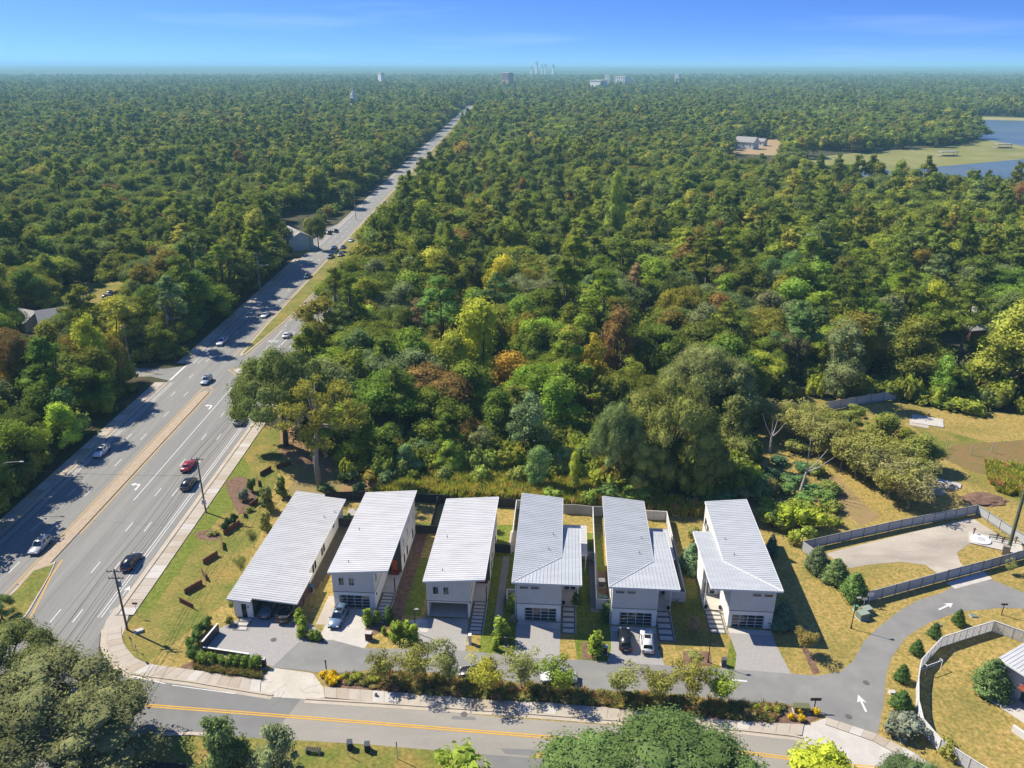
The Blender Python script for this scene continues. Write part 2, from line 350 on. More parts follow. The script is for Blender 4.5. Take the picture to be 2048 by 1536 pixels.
# markings
mk = MB(); yk = MB(); Z0, Z1 = .0545, .0585
def line(mb, x, y0, y1, wd=.13): mb.sheet([(x-wd/2,y0),(x+wd/2,y0),(x+wd/2,y1),(x-wd/2,y1)], .0565)
def pline(mb, pts, wd, z=.0605):
    for a, b in zip(pts, pts[1:]):
        a = Vector(a); b = Vector(b); d = (b-a).normalized(); n = Vector((-d.y,d.x))*wd/2; a = a-d*wd*.3; b = b+d*wd*.3
        mb.sheet([tuple(a-n),tuple(b-n),tuple(b+n),tuple(a+n)], z); z += .00005
for x in (-84.55,-81.25,-67.95,-64.65):
    for k in range(-5, 100):
        y = 118.8 + 12.2*k
        if x > -70 or y > 40: line(mk, x, y, y+3.05, .15)
for y0, y1 in ((40,189),(203,1740)):
    line(mk, -88.05, y0, y1); line(mk, -87.5, y0, y1)
line(mk, -86.4, 203, 330, .12)
for y0, y1 in ((95.5,1740),): line(mk, -61.45, y0, y1); line(mk, -60.95, y0, y1)
line(mk, -71.25, 129.5, 205, .15); line(mk, -71.1, 205, 232, .15)
for k in range(16): line(mk, -71.2, 236+k*6, 238+k*6, .15)
line(yk, -78.55, 40, 186, .16); line(yk, -75.5, 118, 184, .16); pline(yk, [(-75.5,184),(-77,186.2),(-78.55,184.5)], .16)
pline(yk, GP((125,1120),(101,1155),(66,1227),(17,1290),(-60,1375)), .2)
line(yk, -78.3, 206, 1740, .16); pline(yk, [(-75,209),(-72.1,240),(-70.1,290),(-69.3,330),(-69,560),(-72,600),(-72,1740)], .16)
pline(yk, GP((457,740),(521,726),(530,737),(497,757),(480,755),(457,740)), .22)
pline(yk, GP((500,745),(512,745)), .2); pline(yk, GP((490,752),(505,750)), .2)
pline(mk, [(-89,190.8),(-89,201.5)], .5); line(mk, -91.5, 196.6, 197.1, .1)
pline(yk, GP((285,749),(318,748)), .2)
# the street's double yellow line
yl = [(-70,82.5)] + GP((290,1411),(700,1443),(1098,1475),(1500,1507),(1600,1520)) + [(60,66)]
pline(yk, [(x, y+.17) for x, y in yl[1:]], .18); pline(yk, [(x, y-.17) for x, y in yl[1:]], .18)
pline(mk, GP((262,1352),(330,1368)), .14); pline(mk, GP((345,1371),(470,1388)), .12)
def arrow(mb, c, ang, L_=2.6, wd=.28, turn=0, z=.0625, s=1.0):
    ca, sa = math.cos(ang), math.sin(ang)
    def T(p): return (c[0]+(p[0]*ca-p[1]*sa)*s, c[1]+(p[0]*sa+p[1]*ca)*s)
    if turn:
        mb.sheet([T(p) for p in ((.15,-1.2),(.45,-1.2),(.45,.3),(.15,.3))], z)
        mb.sheet([T(p) for p in ((.45,.3),(.2,.75),(-.45,.75),(-.45,.45),(.15,.3))], z+.0005)
        mb.sheet([T(p) for p in ((-.45,1.1),(-.45,.1),(-1.15,.6))], z+.001)
    else:
        mb.sheet([T(p) for p in ((-wd/2,-L_/2),(wd/2,-L_/2),(wd/2,L_/2-.7),(-wd/2,L_/2-.7))], z)
        mb.sheet([T(p) for p in ((-.6,L_/2-1.05),(0,L_/2-.7),(.6,L_/2-1.05),(0,L_/2+.35))], z+.0005)
arrow(mk, G(273,973), 0, turn=1, s=1.25); arrow(mk, G(419,814), 0, turn=1, s=1.25)
arrow(mk, G(1725,1409), R(-3), 2.6); arrow(mk, G(1890,1214), R(-62), 3.0); arrow(mk, G(1471,1361), R(82), 3.0)
# bicycle symbol and arrow
c = Vector(G(231,1222))
for dx in (-.38,.38):
    for k in range(10):
        a0, a1 = k*.6283, (k+1)*.6283
        pline(mk, [(c.x+dx+.3*math.cos(a0), c.y+.3*math.sin(a0)*1.6), (c.x+dx+.3*math.cos(a1), c.y+.3*math.sin(a1)*1.6)], .07)
pline(mk, [(c.x-.38,c.y),(c.x-.15,c.y+.7),(c.x+.3,c.y+.7),(c.x+.38,c.y)], .07); pline(mk, [(c.x-.15,c.y+.7),(c.x,c.y),(c.x+.3,c.y+.7)], .07)
arrow(mk, G(252,1183), 0, 2.4, .14, s=.9)
for a in ((562,690,590,664),(560,663,572,659),(608,610,622,605)):
    pline(mk, GP(a[:2], a[2:]), .2)
mk.build('white_markings', white_p, hw, kind='stuff'); yk.build('yellow_markings', yellow_p, hw, kind='stuff')
def text_mesh(s, size, name='lettering', extrude=.0):
    cu = bpy.data.curves.new(name, 'FONT'); cu.body = s; cu.size = size; cu.align_x = 'CENTER'; cu.align_y = 'CENTER'; cu.extrude = extrude
    ob = bpy.data.objects.new(name, cu); COL.objects.link(ob)
    me = bpy.data.meshes.new_from_object(ob.evaluated_get(bpy.context.evaluated_depsgraph_get()))
    bpy.data.objects.remove(ob); me.name = name; return me
tm = text_mesh('MERGE', 1.0, extrude=.0005); tm.materials.clear(); tm.materials.append(white_p)
for p in ((546,683),(600,625)):
    o = inst('lettering', tm, hw, (*G(*p), .064), 0, (1.05,3.0,1))
m = MB()
for x in (-66.9,-65.3,-63.4): m.sheet([(x,40),(x+.09,40),(x+.12,400),(x+.03,400)], .0535)
for x in (-71.0,-80): m.sheet([(x,40),(x+.06,40),(x+.06,400),(x,400)], .0535)
m.build('tar_seams', M('tar', (.12,.115,.11)), hw, kind='stuff')  # long thin dark lines drawn lengthwise on the lanes

# sidewalks made of slabs, kerbs
def resample(pts, n):
    P = [Vector(p) for p in pts]; Ls = [0]
    for a, b in zip(P, P[1:]): Ls.append(Ls[-1] + (b-a).length)
    out = []
    for k in range(n+1):
        t = Ls[-1]*k/n; i = 0
        while i < len(P)-2 and Ls[i+1] < t: i += 1
        f = (t-Ls[i])/max(1e-6, Ls[i+1]-Ls[i]); out.append(P[i].lerp(P[i+1], f))
    return out
slab_mats = [conc, concw, M('tan_concrete', (.36,.30,.225), (.32,.265,.2), .5, fine=.12), conc]
def sidewalk(inner, outer, n, name='sidewalk', zt=.15, seed=1, gap=.012):
    rr = random.Random(seed); a = resample(inner, n); b = resample(outer, n)
    bed = MB(); bed.prism([tuple(p) for p in a] + [tuple(p) for p in reversed(b)], 0, zt-.03); root = struct(name, bed, M('joint_concrete', (.2,.17,.14)))
    for k in range(n):
        q = [a[k].lerp(a[k+1],gap), a[k].lerp(a[k+1],1-gap), b[k].lerp(b[k+1],1-gap), b[k].lerp(b[k+1],gap)]
        m = MB(); m.prism([tuple(p) for p in q], zt-.06, zt + rr.uniform(-.006,.006)); m.build('sidewalk_slab', rr.choices(slab_mats,[5,2,2,3])[0], root)
    return root
sidewalk([(-56.4,96)]+[(-56.4,175)], [(-58.65,96)]+[(-58.65,175)], 44, seed=3)
sidewalk([(-92.2,60),(-92.2,189)], [(-89.9,60),(-89.9,189)], 44, seed=4)
sidewalk([(-92.2,203),(-92.2,330)], [(-89.9,203),(-89.9,330)], 40, seed=5)
sidewalk(GP((243,1255),(243,1272),(249,1293),(271,1318),(301,1330),(355,1337),(410,1345),(506,1359),(522,1362)), GP((213,1258),(211,1290),(222,1318),(238,1334),(262,1348),(383,1364),(505,1384),(520,1386)), 20, seed=6)
sidewalk(GP((649,1375),(778,1385),(980,1401),(1100,1407),(1217,1417),(1428,1440),(1551,1448),(1608,1450)), GP((649,1396),(793,1409),(980,1422),(1100,1431),(1486,1460),(1586,1471),(1604,1472)), 38, seed=8)
sidewalk(GP((1653,1436),(1755,1470),(1830,1508),(1905,1560)), GP((1650,1450),(1745,1483),(1815,1520),(1880,1572)), 10, seed=9)
def kerb(pts, wd=.3, zt=.165, gutter=.55, side=1):
    m = MB(); P = [Vector(p) for p in pts]
    N_ = []
    for i in range(len(P)):
        d = (P[min(i+1,len(P)-1)]-P[max(i-1,0)]).normalized(); N_.append(Vector((-d.y,d.x))*side)
    m.prism([tuple(p) for p in P]+[tuple(p+n*wd) for p, n in reversed(list(zip(P,N_)))], 0, zt)
    m.prism([tuple(p-n*.01) for p, n in zip(P,N_)]+[tuple(p-n*gutter) for p, n in reversed(list(zip(P,N_)))], 0, .0585)
    return struct('kerb', m, kerb_m)
kerb([(-59.1,96),(-59.1,420)], side=-1); kerb([(-59.1,560),(-59.1,1740)], side=-1)
kerb([(-89.5,40),(-89.5,189)]); kerb([(-89.5,203),(-89.5,1740)])
kerb(GP((211,1258),(209,1290),(220,1319),(236,1336),(260,1350),(383,1366),(505,1387),(545,1393)))
kerb(GP((611,1400),(793,1411),(980,1424),(1100,1433),(1486,1463),(1586,1474),(1606,1479)))
kerb(GP((120,1520),(152,1498),(262,1471),(383,1468),(440,1472)), side=-1, gutter=.3)

# ------------------------------------------------------------------ foliage prototypes
ICO = []
_b = bmesh.new(); bmesh.ops.create_icosphere(_b, subdivisions=2, radius=1)
ICO_V = np.array([v.co[:] for v in _b.verts]); ICO_F = [[v.index for v in f.verts] for f in _b.faces]; _b.free()
def foliage_mesh(name, seed, clumps, dens, size, mat=None, core=.66, up=.35, jit=.55, droop=0., aspect=.55):
    """clumps: rows of x, y, z, radius, vertical radius; leaf-sized diamonds on the clumps round an inner core"""
    rg = np.random.default_rng(seed); V = []; Fq = []; Ft = []; T = []; Tt = []; nv = 0
    for (x, y, z, r, rz) in clumps:
        n = max(8, int(dens * (r*r + 2*r*rz) / 3 * 12.5 * .8)); ct = rg.uniform(0, 1)
        d = rg.normal(size=(n,3)); d[:,2] += up; d /= np.linalg.norm(d, axis=1)[:,None]
        rad = rg.uniform(.6, 1.16, n)
        p = np.array([x,y,z]) + d * np.array([r,r,rz]) * rad[:,None]
        nr = d + rg.normal(scale=jit, size=(n,3)); nr[:,2] += .25; nr /= np.linalg.norm(nr, axis=1)[:,None]
        tg = rg.normal(size=(n,3)); tg[:,2] -= droop*3; tg -= nr * np.sum(tg*nr, axis=1)[:,None]; tg /= np.linalg.norm(tg, axis=1)[:,None]
        bt = np.cross(nr, tg); s = size * rg.uniform(.6, 1.4, n)[:,None]
        q = np.stack([p + tg*s, p + bt*s*aspect + nr*s*.15, p - tg*s - nr*s*.2, p - bt*s*aspect + nr*s*.15], axis=1)
        V.append(q.reshape(-1,3)); Fq.append(np.arange(4*n).reshape(n,4) + nv); nv += 4*n
        T.append(.55*ct + .45*rg.uniform(0,1,n))
        if core:
            ph = rg.uniform(0, 6, 3)
            k = 1 + .22*np.sin(ICO_V*3.1 + ph).sum(axis=1)/2
            V.append(np.array([x,y,z]) + ICO_V * np.array([r,r,rz]) * core * k[:,None])
            Ft += [[i+nv for i in f] for f in ICO_F]; nv += len(ICO_V); Tt += [ct*.55 + .2]*len(ICO_F)
    V = np.concatenate(V); Fq = np.concatenate(Fq)
    me = bpy.data.meshes.new(name)
    me.from_pydata(V.tolist(), [], Fq.tolist() + Ft)
    a = me.attributes.new('tint', 'FLOAT', 'FACE'); a.data.foreach_set('value', np.concatenate([np.concatenate(T), np.array(Tt)]).astype(np.float32) if Tt else np.concatenate(T).astype(np.float32))
    me.materials.append(mat or leaf); me.update(); return me

def limbs(mb, base, clumps, r0, rr, n=6, frac=.7, kmax=8, sides=5):
    """trunk and limbs reaching into the clumps"""
    cs = sorted(clumps, key=lambda c: c[2]); top = max(cs, key=lambda c: c[2]); zt = top[2]
    hz = base[2] + (min(c[2] for c in cs) - base[2]) * .75 + .01
    f = Vector((base[0]+rr.uniform(-.3,.3), base[1]+rr.uniform(-.3,.3), max(hz, base[2]+.6)))
    mb.tube([base, Vector(base).lerp(f,.5)+Vector((rr.uniform(-.2,.2),rr.uniform(-.2,.2),0)), f], r0, r0*.72, 7)
    for c in rr.sample(cs, min(kmax, len(cs))):
        e = Vector(c[:3]); mid = f.lerp(e,.5) + Vector((rr.uniform(-.6,.6), rr.uniform(-.6,.6), .15*(e-f).length))
        mb.tube([f, mid, e], r0*.5, r0*.12, sides, cap=False)
    return mb

def proto(kind, seed, lod=0):
    """a crown mesh and a trunk mesh, in metres"""
    rr = random.Random(seed*31+5); cl = []
    if kind == 'oak':
        Rr, H = 8.2, 13.0
        for k in range(30 if lod < 2 else 13):
            a = rr.uniform(0, 6.283); q = math.sqrt(rr.uniform(0,1)); rad = Rr*.84*q
            z = H*(.42 + .5*math.sqrt(max(0,1-q*q)) * rr.uniform(.75,1.05)); r = rr.uniform(1.6,2.9)*(1 if lod<2 else 1.35)
            cl.append((rad*math.cos(a), rad*math.sin(a)*rr.uniform(.85,1), z, r, r*.72))
        sz, dn, trunk = .24, 8.6, .5
    elif kind == 'bigoak':
        Rr, H = 8.2, 13.0
        for k in range(78):
            a = rr.uniform(0, 6.283); q = math.sqrt(rr.uniform(0,1)); rad = Rr*.9*q*(1+.12*math.sin(3*a+seed))
            z = H*(.34 + .58*math.sqrt(max(0,1-q*q)) * rr.uniform(.7,1.04)); r = rr.uniform(1.05,2.25)
            cl.append((rad*math.cos(a), rad*math.sin(a), z, r, r*rr.uniform(.7,1.0)))
        sz, dn, trunk = .155, 11, .5
    elif kind == 'broad':
        H = 16.0; Rr = 5.0*rr.uniform(.85,1.15); q0 = rr.uniform(.05,.4); q1 = rr.uniform(.5,1.0); lob = [rr.uniform(0,6.283) for _ in range(5)]
        for k in range(27 if lod < 2 else 11):
            a = rr.choice(lob) + rr.gauss(0,.45); t = rr.uniform(0,1); prof = math.sin(math.pi*min(1,q0+(.98-q0)*t))**q1
            rad = Rr*prof*rr.uniform(.3,1.0)*.85; r = rr.choice((rr.uniform(.8,1.4),rr.uniform(1.4,2.5)))*(1 if lod<2 else 1.4)
            cl.append((rad*math.cos(a), rad*math.sin(a), 3.5 + t*11.5, r, r*rr.uniform(.8,1.05)))
        sz, dn, trunk = .26, 6.8, .3
    elif kind == 'pine':
        H = 22.0
        for k in range(24 if lod < 2 else 11):
            t = rr.uniform(0,1); a = rr.uniform(0,6.283); rad = (4.6*(1-t)**.75 + .5)*rr.uniform(.35,1); r = rr.uniform(1.1,1.9)*(1.15-.4*t)*(1 if lod<2 else 1.3)
            cl.append((rad*math.cos(a), rad*math.sin(a), 11 + 10.2*t, r, r*(.6 if lod == 0 else .85)))
        sz, dn, trunk = .36, 4.5, .3
    elif kind == 'vine':
        H = 15
        for k in range(22 if lod < 2 else 9):
            t = k/21 if lod < 2 else k/8; a = rr.uniform(0,6.283); r = rr.uniform(1.2,2.0)*(1.15-.35*t)*(1 if lod<2 else 1.3)
            cl.append((1.5*(1.2-t)*math.cos(a), 1.5*(1.2-t)*math.sin(a), 1.2+13*t, r, r*1.15))
        sz, dn, trunk = .26, 6.8, .3
    elif kind == 'shrub':
        for k in range(9):
            a = rr.uniform(0,6.283); rad = rr.uniform(0,1.1); r = rr.uniform(.55,.95)
            cl.append((rad*math.cos(a), rad*math.sin(a), rr.uniform(.5,1.7), r, r*.9))
        sz, dn, trunk = .2, 9, .06
    elif kind == 'cone':
        for k in range(26):
            t = (k+.5)/26; a = k*2.4; rad = 1.5*(1-t)**.8; r = .95*(1-t)**.6+.28
            cl.append((rad*math.cos(a), rad*math.sin(a), .6+5.6*t, r, r*1.1))
        sz, dn, trunk = .2, 11, .12
    elif kind == 'small':
        for k in range(26):
            a = rr.uniform(0,6.283); q = math.sqrt(rr.uniform(0,1)); t = rr.uniform(0,1); r = rr.uniform(.45,.85)
            cl.append(((.4+1.7*t)*q*math.cos(a), (.4+1.7*t)*q*math.sin(a), 1.9+2.6*t, r, r*.8))
        sz, dn, trunk = .125, 24, .07
    elif kind == 'column':
        for k in range(14):
            t = (k+.5)/14; a = rr.uniform(0,6.283); r = rr.uniform(.4,.65)*(1.1-.5*t)
            cl.append((.25*math.cos(a), .25*math.sin(a), .4+2.6*t, r, r*1.2))
        sz, dn, trunk = .16, 14, .05
    core = .66
    if kind == 'small': core = 0
    if lod == 1: sz *= 1.6; dn *= .36
    if lod == 2: sz *= 2.9; dn *= .11
    up = .35; droop = 0
    name = kind + '_crown'
    cm = foliage_mesh(name, seed, cl, dn, sz, leaf_far if lod else leaf, core=core, up=up, jit=.5 if kind != 'pine' else .7, aspect=.5 if kind != 'pine' else .3)
    tb = MB(); limbs(tb, (0,0,-.1 if lod < 2 else 0), cl, trunk, rr, kmax=7 if lod < 2 else 0)
    if kind == 'pine': tb.tube([(0,0,6),(.1,.1,14),(0,0,20.5)], trunk*.7, .06, 5)
    return cm, tb.mesh('trunk', bark if kind != 'pine' else bark, True)

PROTO = {}
for kind, n in (('bigoak',3),('oak',5),('broad',8),('pine',5),('vine',3),('shrub',3),('cone',2),('small',4),('column',2)):
    PROTO[kind] = [proto(kind, s+1) for s in range(n)]

def tree(kind, x, y, h=None, wd=None, col=PAL[0], name=None, label=None, cat='tree', group=None, seed=None, rz=None, bk=None, z=0.0):
    rr = random.Random(int(x*131+y*17) if seed is None else seed)
    cm, tm_ = PROTO[kind][rr.randrange(len(PROTO[kind]))]
    H0 = {'bigoak':13.6,'oak':13.8,'broad':16.8,'pine':22.5,'vine':15.8,'shrub':2.4,'cone':6.6,'small':5.0,'column':3.5}[kind]; W0 = {'bigoak':17,'oak':17.5,'broad':11,'pine':11,'vine':6,'shrub':3.6,'cone':4.6,'small':5,'column':1.6}[kind]
    sz = (h/H0) if h else 1; sx = (wd/W0) if wd else sz
    root = empty(name or kind, (x,y,z), rr.uniform(0,6.283) if rz is None else rz, label, cat, group)
    u = rr.uniform(.88,1.14) if kind in ('oak','broad','pine','vine') else 1; root.scale = (sx*u,sx/u,sz)
    c = inst('crown', cm, root); c.color = (*col,1)
    t = inst('trunk' if kind not in ('shrub','column') else 'stem', tm_, root)
    if bk: t.material_slots[0].link = 'OBJECT'; t.material_slots[0].material = bk
    return root

# ------------------------------------------------------------------ the woods
def inpoly(x, y, P):
    c = False; n = len(P); j = n-1
    for i in range(n):
        xi, yi = P[i]; xj, yj = P[j]
        if (yi > y) != (yj > y) and x < (xj-xi)*(y-yi)/(yj-yi)+xi: c = not c
        j = i
    return c
LAKE = GP((1895,236),(2048,241),(2600,243),(2600,356),(2048,352),(1900,372),(1700,352),(1685,318),(1760,300),(1900,296),(1958,279),(1950,258))
MARSH = GP((1560,322),(1690,308),(1780,301),(1890,294),(1962,277),(2048,292),(2300,300),(2300,322),(2048,318),(1960,326),(1880,333),(1800,340),(1720,338),(1600,335))
CLEAR = [LAWN, LAKE, MARSH,
  [(-53,128),(47,126),(49,138),(30,136),(-10,137),(-42,146),(-53,165)],
  GP((120,572),(245,562),(285,640),(190,690),(105,640)), GP((15,640),(160,630),(150,748),(30,748)),
  GP((548,430),(640,415),(735,430),(628,512),(600,545),(548,560)),
  GP((1690,318),(2600,320),(2600,415),(2048,408),(1880,398),(1720,378),(1560,350)), GP((1455,296),(1575,300),(1555,350),(1455,345)), GP((590,545),(560,560),(530,590),(610,530)),
  GP((1462,282),(1548,276),(1580,296),(1690,306),(1690,318),(1560,306),(1462,304)),
  GP((1885,236),(2048,241),(2600,243),(2600,233),(2048,234),(1885,228)),
  GP((860,262),(905,262),(880,298),(860,298)), GP((1885,640),(1985,630),(1995,745),(1905,745)),
  [(-175,189),(-88,189),(-88,204),(-175,206)]]
CB = [(min(p[0] for p in P), max(p[0] for p in P), min(p[1] for p in P), max(p[1] for p in P)) for P in CLEAR]
def blocked(x, y):
    if -95.8 < x < -54.0 and y < 1720: return True
    if y < 139 and x > -56: return True
    if x > -56 and x < -44 and y < 172: return True
    for P, b in zip(CLEAR, CB):
        if b[0] <= x <= b[1] and b[2] <= y <= b[3] and inpoly(x, y, P): return True
    return False
rg = random.Random(11)
pts = []
y = 104.0
while y < 5600:
    s = 8.2 if y < 400 else (10 if y < 900 else (12.5 if y < 2000 else (15 if y < 3200 else 20)))
    hw_ = .70*y + 60
    x = -hw_
    while x < hw_:
        px, pz = x + rg.uniform(-.48,.48)*s, y + rg.uniform(-.48,.48)*s
        if not blocked(px, pz) and noise.noise((px*.02, pz*.02, 3.3)) > -.52: pts.append((px, pz, s))
        x += s
    y += s
for k in range(130):
    y = 246 + k*6.5
    if y < 1100: pts.append((-53.2 + rg.uniform(-1.5,1.2), y, 8.01))
for k in range(24):
    y = 112 + k*8.5 + rg.uniform(-2,2)
    if not 184 < y < 208 and (k % 2 or y > 210): pts.append((-97.6 + rg.uniform(-1.5,1.2), y, 8.01))
pts.sort(key=lambda p: p[1])
near_pts, rest = [], []
NEAR_N = 420
for p in pts:
    d = p[1]*math.cos(PITCH) + CAM_H*math.sin(PITCH)
    if len(near_pts) < NEAR_N and abs(p[0]/d) < .67: near_pts.append(p)
    else: rest.append(p)
COLS = [('dark green',(.066,.084,.014)),('deep green',(.078,.097,.016)),('olive green',(.118,.112,.018)),('mid green',(.095,.115,.017)),('fresh green',(.115,.148,.02)),('bluish green',(.075,.10,.03)),
        ('yellow green',(.19,.20,.03)),('golden yellow',(.21,.175,.022)),('russet brown',(.115,.08,.022)),('grey green',(.10,.115,.045))]
WTS = [18,18,14,16,13,10,6,2.2,1.6,8]
KN = {'oak':('oak_tree','spreading oak'),'broad':('broadleaf_tree','broadleaf tree'),'pine':('pine_tree','tall pine'),'vine':('vine_covered_tree','vine-covered tree')}
def zone(x, y):
    if x < -75: return ('between the highway and the left edge' if y < 200 else 'beyond the side street left of the highway')
    if x < -15: return 'along the right side of the highway' if y > 175 else 'behind the first two metal-roofed houses'
    if y < 185: return 'behind the middle metal-roofed houses' if x < 35 else 'beside the back field'
    return 'in the middle wood behind the houses' if x < 60 else 'in the right-hand wood beyond the field'
HERO_CLEAR = []
def forest_tree(p):
    x, y, s = p; q = noise.noise((x*.012, y*.012, 9)); rr = random.Random(int(x*977+y*13))
    k = rr.choices(['oak','broad','pine','vine'], [.34+.15*q, .40, .15-.08*q if y > 160 else .06, .10])[0]
    cn, col = rr.choices(COLS, WTS)[0]
    if k == 'pine': cn, col = rr.choice([COLS[0],COLS[1],COLS[3],COLS[5]])
    if k == 'oak' and cn in ('golden yellow','yellow green'): cn, col = COLS[9]
    f = rr.uniform(.72,1.25)
    if x > -56 and y < 156: f *= .72
    if s == 8.01: f = rr.uniform(.95,1.2)*(.78 if y < 165 else 1); k = rr.choice(['broad','broad','oak','pine','vine'])
    h = {'oak':13.5,'broad':16,'pine':22,'vine':14}[k]*f*(1 if k != 'oak' else rr.uniform(.85,1.1))
    wdt = {'oak':19,'broad':14.5,'pine':13,'vine':9}[k]*f*rr.uniform(.85,1.15)
    col = tuple(c*rr.uniform(.88,1.14) for c in col)
    nm_, ln = KN[k]; zn = zone(x, y)
    u, v = PXY(x, y, 10); bh = min(HERO_INFO, key=lambda hh: (hh[0]-u)**2 + (hh[1]-v)**2); du, dv = u-bh[0], v-bh[1]
    where = ('left of' if du < 0 else 'right of') if abs(du) > abs(dv)*1.3 else ('beyond' if dv < 0 else 'in front of')
    key = (cn, ln, where, bh[2]); n_ = LAB.get(key, 0); LAB[key] = n_+1
    o_ = ['','second ','third ','fourth ','fifth ','sixth ','seventh '][min(n_,6)]
    return tree(k, x, y, h, wdt, col, nm_, f'{o_}{cn} {ln} {where} {bh[2]}', 'tree', f'trees {zn}', seed=rr.randrange(99999))
LAB = {}; HERO_INFO = []
def PXY(x, y, z):
    d = y*math.cos(PITCH)-(z-CAM_H)*math.sin(PITCH); return (1024+F_PX*x/d, QY(y, z))

# named trees that stand out
def hero(kind, px, py, ty, wpx, col, name, label, cat='tree', group=None, seed=None, bk=None, h=None, zc=None, hide=0):
    """base at pixel (px, py), top at row ty, crown wpx pixels across"""
    x, y = G(px, py); hh = h or HT(px, py, ty); d = (y*math.cos(PITCH)+CAM_H*math.sin(PITCH)); wd = wpx/F_PX*d
    HERO_CLEAR.append((x, y, wd*.42)); HERO_ALL.append((x, y, wd, hh)); HERO_INFO.append((px, (py+ty)/2, SHORTS[len(HERO_INFO)]))
    return tree(kind, x, y, hh, wd, col, name, label, cat, group, seed, bk=bk)
HERO_ALL = []
SHORTS = ['the domed grey-green oak','the moss-hung oak behind the fifth house','the shaggy oak behind the fourth house','the low shaggy oak','the low dark oak','the dull green tree by the crape myrtles','the glossy magnolia','the widest yellow-green tree','the second yellow-green tree','the rust-brown tree','the golden tree','the olive-yellow narrow tree','the bright layered pine','the brown half-dead pine','the yellow-topped tree','the pinkish-brown tree','the far pale yellow-green tree','the yellow-green tree left of the highway','the lime-green tree by the left sidewalk','the orange-yellow tree at the left edge','the brown oak at the left edge','the golden-topped tree by the blue building','the dark oak by the car park','the yellow-green tree near the brick house','the small orange tree','the yellowish tree at the right edge','the fresh green field-corner tree','the reddish tree below the lake','the moss-draped tree above the field','the tall pine above the crape myrtles','the dark oak overhanging the highway','the orange-tinted lakeside tree','the orange tree by the distant highway','the light green young tree','the pale leafy young tree','the lime young tree','the slim yellow-green tree']
YG, YL, GD, RB = (.19,.20,.022), (.235,.21,.022), (.20,.165,.02), (.135,.085,.028)
hero('bigoak', 1405, 850, 690, 195, (.115,.125,.04), 'oak_tree', 'large domed grey-green oak rising above the trees behind the fifth house', seed=1)
hero('bigoak', 1330, 975, 755, 205, (.12,.125,.03), 'oak_tree', 'broad olive oak hung with moss right behind the fifth house', seed=2)
hero('bigoak', 1230, 985, 800, 120, (.10,.125,.04), 'oak_tree', 'shaggy green oak left of the moss-hung oak behind the fourth and fifth houses', seed=3)
hero('bigoak', 1285, 992, 865, 120, (.125,.13,.03), 'oak_tree', 'low shaggy oak at the left foot of the moss-hung oak', seed=41)
hero('bigoak', 1390, 985, 850, 130, (.11,.115,.028), 'oak_tree', 'low dark oak at the right foot of the moss-hung oak', seed=42)
hero('broad', 1455, 930, 770, 110, (.095,.105,.03), 'broadleaf_tree', 'dull green tree right of the moss-hung oak, left of the crape myrtles', seed=43)
hero('broad', 1050, 930, 775, 130, (.085,.115,.045), 'magnolia_tree', 'rounded glossy magnolia at the wood edge above the third house', seed=4)
hero('broad', 965, 790, 590, 165, YG, 'broadleaf_tree', 'wide bright yellow-green tree in the middle of the wood', seed=5)
hero('broad', 905, 800, 655, 110, (.2,.21,.03), 'broadleaf_tree', 'yellow-green tree just left of the widest yellow-green tree', seed=6)
hero('broad', 1235, 775, 612, 110, RB, 'broadleaf_tree', 'rust-brown round tree in the middle wood', seed=7)
hero('broad', 1180, 800, 655, 75, GD, 'broadleaf_tree', 'golden tree directly left of the rust-brown tree', seed=8)
hero('broad', 1135, 790, 655, 80, (.2,.19,.035), 'broadleaf_tree', 'olive-yellow narrow tree left of the golden tree', seed=9)
hero('pine', 885, 740, 545, 120, (.085,.135,.03), 'pine_tree', 'bright green layered pine above the yellow-green trees', seed=10)
hero('pine', 838, 700, 590, 60, (.13,.095,.045), 'pine_tree', 'brown half-dead pine left of the bright green layered pine', seed=11)
hero('broad', 1005, 640, 510, 95, YL, 'broadleaf_tree', 'tree with bright yellow top in the wood beyond the layered pine', seed=12)
hero('pine', 1265, 640, 520, 60, (.14,.10,.045), 'pine_tree', 'dull pinkish-brown tree high in the middle wood', seed=13)
hero('broad', 1225, 505, 335, 55, (.17,.20,.035), 'broadleaf_tree', 'tall pale yellow-green tree in the far middle wood', seed=14)
hero('broad', 205, 790, 610, 85, YG, 'broadleaf_tree', 'tall yellow-green tree at the left of the highway near two grey roofs', seed=15)
hero('broad', 132, 905, 805, 92, (.2,.26,.03), 'broadleaf_tree', 'bright lime-green round tree by the left sidewalk', seed=16)
hero('broad', 10, 815, 680, 60, (.25,.175,.02), 'broadleaf_tree', 'orange-yellow tree cut by the left edge of the picture', seed=17)
hero('oak', 45, 790, 655, 100, (.115,.08,.025), 'oak_tree', 'brown oak beside the orange-yellow tree at the left edge', seed=18)
hero('broad', 530, 540, 400, 90, (.17,.165,.035), 'broadleaf_tree', 'tall golden-topped tree in front of the pale blue building', seed=19)
hero('oak', 638, 500, 432, 46, (.085,.10,.025), 'oak_tree', 'dark oak at the edge of the car park before the pale blue building', seed=51)
hero('broad', 1850, 700, 560, 95, YG, 'broadleaf_tree', 'yellow-green tree left of the brick house', seed=20)
hero('broad', 1895, 660, 575, 35, (.22,.15,.03), 'broadleaf_tree', 'small orange tree just behind the brick house', seed=21)
hero('broad', 2020, 800, 600, 175, (.17,.18,.03), 'broadleaf_tree', 'large yellowish tree at the right edge below the brick house', seed=22)
hero('broad', 1885, 800, 705, 80, (.12,.18,.03), 'broadleaf_tree', 'fresh green tree at the back corner of the field', seed=23)
hero('broad', 2035, 470, 345, 60, (.15,.085,.035), 'broadleaf_tree', 'reddish tree at the right edge below the lake', seed=24)
